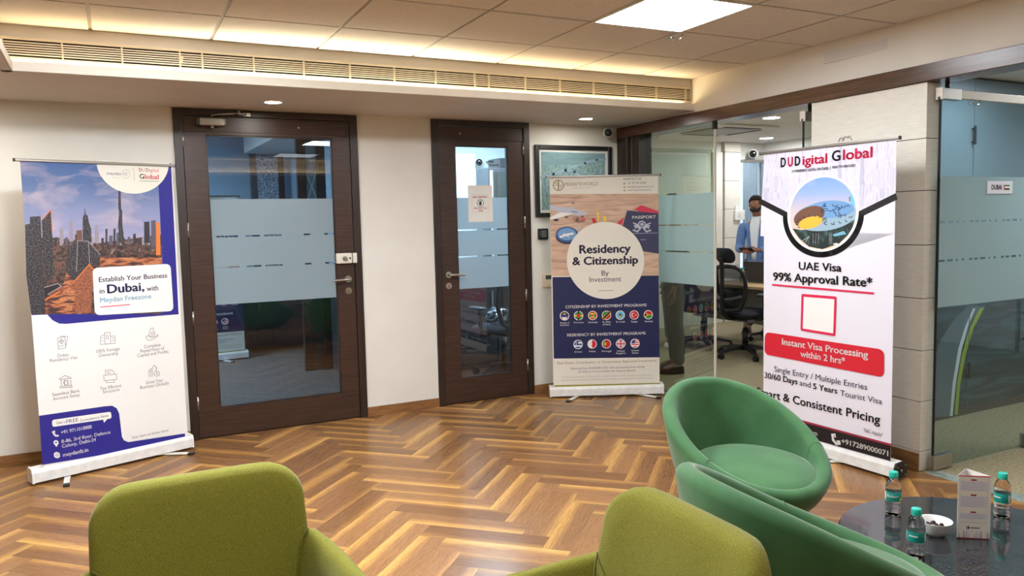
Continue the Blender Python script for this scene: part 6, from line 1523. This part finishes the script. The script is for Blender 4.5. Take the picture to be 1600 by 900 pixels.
    for s_ in (1, -1):
        m = MB(); ol = [(0.135 * math.cos(a) * (1.0 if math.cos(a) > 0 else 0.86), (0.048 if math.cos(a) > 0 else 0.040) * math.sin(a)) for a in [2 * PI * k / 28 for k in range(28)]]
        m.pillow(ol, [(0.02, 0.0), (0.97, 0.0), (1.0, 0.012), (0.98, 0.030), (0.80, 0.062), (0.55, 0.085), (0.02, 0.09)], shoes, lambda u, v, z: Vector((0.045 + u - (0.25 * z if z > 0.04 else 0), s_ * 0.115 + v, z * (1.0 if u < 0.04 else 0.8))) * S); m.build('shoe', t, local=True)
    return t
man = person('bearded man in a light blue blazer looking down at his phone in the meeting room', (7.29, 7.29), math.radians(204), True, 'blazer_blue', 'grey_trouser', 'shoe_black', None, 1.01)
# phone held in both hands
m = MB(); T = WM[man.name] @ Matrix.Translation((0.355 * 1.01, 0, 1.055 * 1.01)) @ Matrix.Rotation(math.radians(-28), 4, 'Y')
m.box((-0.052, -0.085, -0.005), (0.052, 0.085, 0.005), 'black_plastic', 0.003, 2, T); m.build('mobile_phone', label='dark phone held in the bearded man\'s hands', cat='phone')
person('person in blue jeans standing behind the frosted pane, legs showing below it', (5.70, 7.22), math.radians(215), False, 'shirt_white', 'denim', 'shoe_white', None, 0.99)
person('person in dark grey trousers standing close behind the frosted glass pane', (4.825, 5.888), math.radians(150), False, 'charcoal', 'grey_trouser', 'shoe_black', None, 0.99)

# ================================================================== ROOM BEHIND THE RIGHT GLASS DOOR
mb = MB(); mb.box((4.05, YW, 2.40), (8.55, 3.50, 2.46), 'soffit_paint'); struct(mb, 'ceiling_right_room')
mb = MB(); mb.box((8.45, YW, 0), (8.55, 3.50, 2.46), 'wall_paint'); struct(mb, 'wall_right_room')
mb = MB(); mb.box((4.05, YW - 0.1, 0), (8.55, YW, 2.46), 'wall_paint'); struct(mb, 'wall_right_room_near')
downlight(5.6, 2.2, 2.40, 'round downlight in the right hand room, hidden behind the wall above the beam', 0.085, 'meeting_light', 'right room downlights')
for x_, y_, w_ in ((5.0, 0.9, 'near the glass'), (6.6, 2.3, 'in front of the mural'), (5.2, 2.9, 'over the open door')): downlight(x_, y_, 2.40, 'added round downlight brightening the right hand room %s, outside the photo' % w_, 0.085, 'meeting_light', 'right room downlights')  # extra unseen lamps, added to brighten this room
downlight(7.0, 0.6, 2.40, 'round downlight in the right hand room, outside the photo', 0.085, 'meeting_light', 'right room downlights')
YC = 3.43
cb = thing('storage_cupboard', 'tall cupboard covered in a blue road mural behind the right glass door', 'cupboard', (6.1, YC, 0))
mb = MB(); mb.box((4.32, YC + 0.012, 0.0), (8.40, YC + 0.065, 2.395), 'dark_grey'); mb.build('carcass', cb)
def pq(px, py): p = ray_to(px, py, (0, YC, 0), (0, 1, 0)); return (p.x, p.z)
ROAD = [pq(1456, 652), pq(1457, 566), pq(1470, 530), pq(1490, 500), pq(1513, 478), pq(1540, 478), pq(1519, 500), pq(1504, 540), pq(1494, 590), pq(1489, 650)]
WHT = [pq(1484, 650), pq(1488, 600), pq(1497, 545), pq(1508, 510), pq(1520, 482), pq(1524, 482), pq(1512, 510), pq(1502, 548), pq(1493, 600), pq(1488, 650)]
GRN = [pq(1491, 648), pq(1495, 600), pq(1503, 552), pq(1514, 515), pq(1530, 482), pq(1538, 480), pq(1521, 512), pq(1509, 552), pq(1500, 600), pq(1496, 648)]
for i, (xa, xb) in enumerate(((4.33, 5.475), (5.481, 6.62), (6.626, 7.76), (7.766, 8.39))):
    mb = MB(); mb.box((xa, YC, 0.06), (xb, YC + 0.016, 2.385), 'print_mural_sky', 0.0015, 1)
    W_ = 4.06
    def sheet(poly, mat, off):
        for cl in ((-1, 0, -xa - 0.001), (1, 0, xb - 0.001)):
            poly = clip_poly(poly, *cl)
            if len(poly) < 3: return
        mb.face([mb.bm.verts.new((p[0], YC - off, p[1])) for p in poly], mat, False, [((p[0] - 4.33) / W_, p[1] / 2.4) for p in poly])
    sheet([(4.33, 0.061), (8.39, 0.061), (8.39, 0.86), (4.33, 0.86)], 'print_mural', 0.0006); sheet([(4.33, 0.86), (8.39, 0.86), (8.39, 1.35), (4.33, 1.20)], 'print_mural', 0.0006)
    sheet(ROAD, 'print_mural_road', 0.0010); sheet(WHT, 'print_mural_white', 0.0014); sheet(GRN, 'print_mural_green', 0.0018)
    dr = mb.build('door', cb, fix=False)
    for zz0, zz1 in ((1.93, 2.06), (0.27, 0.39)):
        mb = MB(); hx_ = xb - 0.02; mb.box((hx_ - 0.008, YC - 0.03, zz0), (hx_ + 0.008, YC - 0.018, zz1), 'charcoal', 0.003); mb.cyl((hx_, YC - 0.022, zz0 + 0.02), (hx_, YC, zz0 + 0.02), 0.005, 'charcoal', seg=10); mb.cyl((hx_, YC - 0.022, zz1 - 0.02), (hx_, YC, zz1 - 0.02), 0.005, 'charcoal', seg=10); mb.build('handle', dr)

# ================================================================== ROOMS BEHIND THE WOODEN DOORS
# wide door: bluish passage
mb = MB(); mb.box((-1.6, 10.4, 0), (2.2, 10.5, 2.6), 'blue_wall'); mb.box((-1.7, YB + 0.12, 0), (-1.6, 10.5, 2.6), 'blue_wall'); struct(mb, 'wall_passage')
mb = MB(); mb.box((2.16, YB + 0.12, 0), (2.26, 10.5, 2.6), 'blue_wall'); struct(mb, 'wall_between_stores')
mb = MB(); mb.box((-1.7, YB + 0.12, 2.6), (4.17, 10.5, 2.66), 'blue_wall'); struct(mb, 'ceiling_passage')
mb = MB(); mb.box((-1.7, YB + 0.02, -0.05), (2.2, 10.5, 0.0), 'dark_carpet'); struct(mb, 'floor_passage')
mb = MB(); mb.box((2.2, YB + 0.02, -0.05), (4.2, 8.4, 0.0), 'door_wood'); struct(mb, 'floor_store')
mb = MB(); mb.box((1.60, 6.3, 2.36), (2.155, 9.95, 2.595), 'soffit_paint', 0.004); struct(mb, 'ceiling_passage_step')
mb = MB(); mb.box((2.132, YB + 0.13, 0.0), (2.158, 9.5, 1.0), 'charcoal', 0.003); struct(mb, 'trim_4')  # added charcoal panel, darkens the lower part of the passage wall
area_light('passage_light', (-0.4, 8.3, 2.58), (0, 0, -1), 1.2, 1.2, BACKROOM_POWER, (0.74, 0.88, 1.0))
def at(px, py, Y): p = ray_to(px, py, (0, Y, 0), (0, 1, 0)); return p
YP = 9.98
t = thing('low_cabinet', 'low dark cabinet behind the lower glass of the wide wooden door', 'cabinet', (0.9, 9.7, 0))
mb = MB(); mb.box((0.0, 9.56, 0.04), (2.12, 9.94, 0.90), 'charcoal', 0.004); mb.build('body', t)
mb = MB(); mb.box((-0.01, 9.54, 0.90), (2.12, 9.95, 0.925), 'frame_wood', 0.003); mb.build('top', t)
for k in range(4):
    mb = MB(); mb.box((0.01 + k * 0.53, 9.545, 0.06), (0.53 + k * 0.53, 9.562, 0.89), 'charcoal', 0.002); q_ = mb.build('door', t)
    mb = MB(); mb.box((0.46 + k * 0.53, 9.525, 0.62), (0.475 + k * 0.53, 9.545, 0.78), 'satin_steel', 0.003); mb.build('handle', q_)
a, b = at(402, 300, YP), at(436, 300, YP)
t = thing('speckled_partition', 'grey speckled partition panel seen through the top of the wide door', 'partition', ((a.x + b.x) / 2, YP, 0))
mb = MB(); mb.box((a.x, YP, 0.02), (b.x, YP + 0.05, 2.42), 'speckle_panel', 0.003); mb.build('panel', t)
mb = MB(); mb.box((b.x, YP - 0.02, 0), (b.x + 0.07, YP + 0.06, 2.6), 'frame_wood', 0.003); mb.box((a.x - 0.07, YP - 0.01, 0), (a.x, YP + 0.055, 2.5), 'dark_grey', 0.003); mb.build('post', t)
YP = 8.0
a, b = at(472, 300, YP), at(502, 300, YP)
t = thing('patterned_screen', 'dark framed screen with white crossing curves seen through the wide door', 'screen', ((a.x + b.x) / 2, YP, 0))
mb = MB()
for xx in (a.x, b.x): mb.box((xx - 0.045, YP - 0.02, 0), (xx + 0.045, YP + 0.04, 2.4), 'frame_wood', 0.003)
mb.box((a.x, YP - 0.02, 2.31), (b.x, YP + 0.04, 2.40), 'frame_wood', 0.003); mb.build('frame', t)
mb = MB(); mb.box((a.x + 0.04, YP, 1.0), (b.x - 0.04, YP + 0.012, 2.31), 'print_teal_sky'); mb.build('pane', t)
mb = MB(); mb.box((a.x + 0.04, YP - 0.004, 0.01), (b.x - 0.04, YP + 0.016, 1.0), 'charcoal'); mb.build('kick_panel', t)
for s_ in (-1, 1):
    mb = MB(); cx = (a.x + b.x) / 2; mb.tube([(cx + s_ * 0.09 * math.cos(z * 4.2), YP - 0.006, z) for z in [1.02 + 0.04 * k for k in range(32)]], 0.006, 'paper', 6); mb.build('curve', t)
# narrow door: small store with white cupboard, server cabinet and a wrapped chair
mb = MB(); mb.box((2.26, 8.1, 0), (4.17, 8.2, 2.6), 'cupboard_white'); struct(mb, 'wall_store')
area_light('store_light', (3.1, 6.9, 2.57), (0, 0, -1), 0.9, 0.5, STORE_POWER, (0.80, 0.92, 1.0))
YS = 7.75
t = thing('low_cabinet', 'added low dark cabinet, darkening the view behind the office chair in the small store', 'cabinet', (3.2, 7.6, 0))  # invented dark box that keeps the lower door glass dark
mb = MB(); mb.box((2.45, 7.08, 0.04), (4.05, 7.40, 0.88), 'charcoal', 0.004); mb.build('body', t)
mb = MB(); mb.box((2.44, 7.06, 0.88), (4.06, 7.41, 0.90), 'frame_wood', 0.003); mb.build('top', t)
for k in range(3):
    mb = MB(); mb.box((2.46 + k * 0.53, 7.065, 0.06), (2.98 + k * 0.53, 7.082, 0.87), 'charcoal', 0.002); q_ = mb.build('door', t)
    mb = MB(); mb.box((2.92 + k * 0.53, 7.045, 0.62), (2.935 + k * 0.53, 7.065, 0.78), 'satin_steel', 0.003); mb.build('handle', q_)
a, b = at(700, 250, YS), at(743, 250, YS); top = at(720, 240, YS).z
t = thing('store_cupboard', 'glossy white cupboard behind the top of the narrow door glass', 'cupboard', ((a.x + b.x) / 2, YS + 0.15, 0))
mb = MB(); mb.box((a.x - 0.4, YS + 0.02, 0), (b.x, YS + 0.34, top), 'cupboard_white', 0.004); mb.build('body', t)
mb = MB(); mb.box((a.x - 0.06, YS, 0.06), (b.x - 0.006, YS + 0.02, top - 0.01), 'cupboard_white', 0.003); d_ = mb.build('door', t)
mb = MB(); mb.box((a.x - 0.4, YS + 0.0, 0.06), (a.x - 0.066, YS + 0.02, top - 0.01), 'cupboard_white', 0.003); mb.build('door', t)
mb = MB(); mb.box((a.x - 0.03, YS - 0.025, 1.15), (a.x - 0.015, YS, 1.35), 'satin_steel', 0.003); mb.build('handle', d_)
p = at(752, 252, 8.0); cctv((p.x, 8.048, p.z), (-0.45, -0.85, -0.2), 'white dome camera with a black eye seen through the narrow door glass', 0.045)
a, b = at(763, 290, 7.12), at(812, 290, 7.12); top = at(775, 262, 7.12).z
t = thing('server_cabinet', 'dark grey glass fronted server cabinet behind the narrow door', 'cabinet', ((a.x + b.x) / 2, 7.26, 0.902))
mb = MB(); mb.box((a.x, 7.12, 0.902), (b.x + 0.12, 7.40, top), 'dark_grey', 0.004); mb.build('body', t)
mb = MB(); mb.box((a.x + 0.04, 7.105, 0.94), (b.x + 0.08, 7.118, top - 0.04), 'clear_glass'); mb.build('glass_door', t)
mb = MB(); mb.box((a.x + 0.02, 7.11, 0.92), (a.x + 0.05, 7.12, top - 0.03), 'white_plastic', 0.002); mb.build('light_strip', t)
mb = MB(); c = Vector((a.x + 0.24, 7.26, top + 0.0005)); mb.box(c + Vector((-0.10, -0.12, 0)), c + Vector((0.12, 0.14, 0.10)), 'charcoal', 0.008); mb.tube(smooth_path([c + Vector((-0.10, -0.10, 0.03)), c + Vector((-0.20, -0.12, 0.03)), c + Vector((-0.22, -0.08, 0.06)), c + Vector((-0.12, -0.02, 0.07))], 5), 0.008, 'black_rubber', 8)
mb.build('router_box', label='dark electronic box with a cable on top of the server cabinet', cat='router')
p = at(748, 566, 6.75)
sc_ = copy_tree(oc); place(sc_, (at(765, 540, 6.95).x, 6.62, 0), math.radians(100)); sc_['label'] = 'black office chair dimly visible behind the lower glass of the narrow door'
c = WM[sc_.name].translation + Vector((-0.10, -0.12, 0.508))
mb = MB(); random.seed(6)
prof = [(0.14 * math.sin(PI * k / 10) ** 0.8, 0.09 - 0.09 * math.cos(PI * k / 10)) for k in range(11)]
mb.rings([[c + Vector((max(r, 1e-4) * math.cos(2 * PI * j / 20) * random.uniform(0.8, 1.12), max(r, 1e-4) * math.sin(2 * PI * j / 20) * random.uniform(0.8, 1.1), z)) for j in range(20)] for r, z in prof], 'plastic_wrap', smooth=False)
mb.build('plastic_bag', label='crumpled clear plastic bag lying on the chair behind the narrow door', cat='bag')
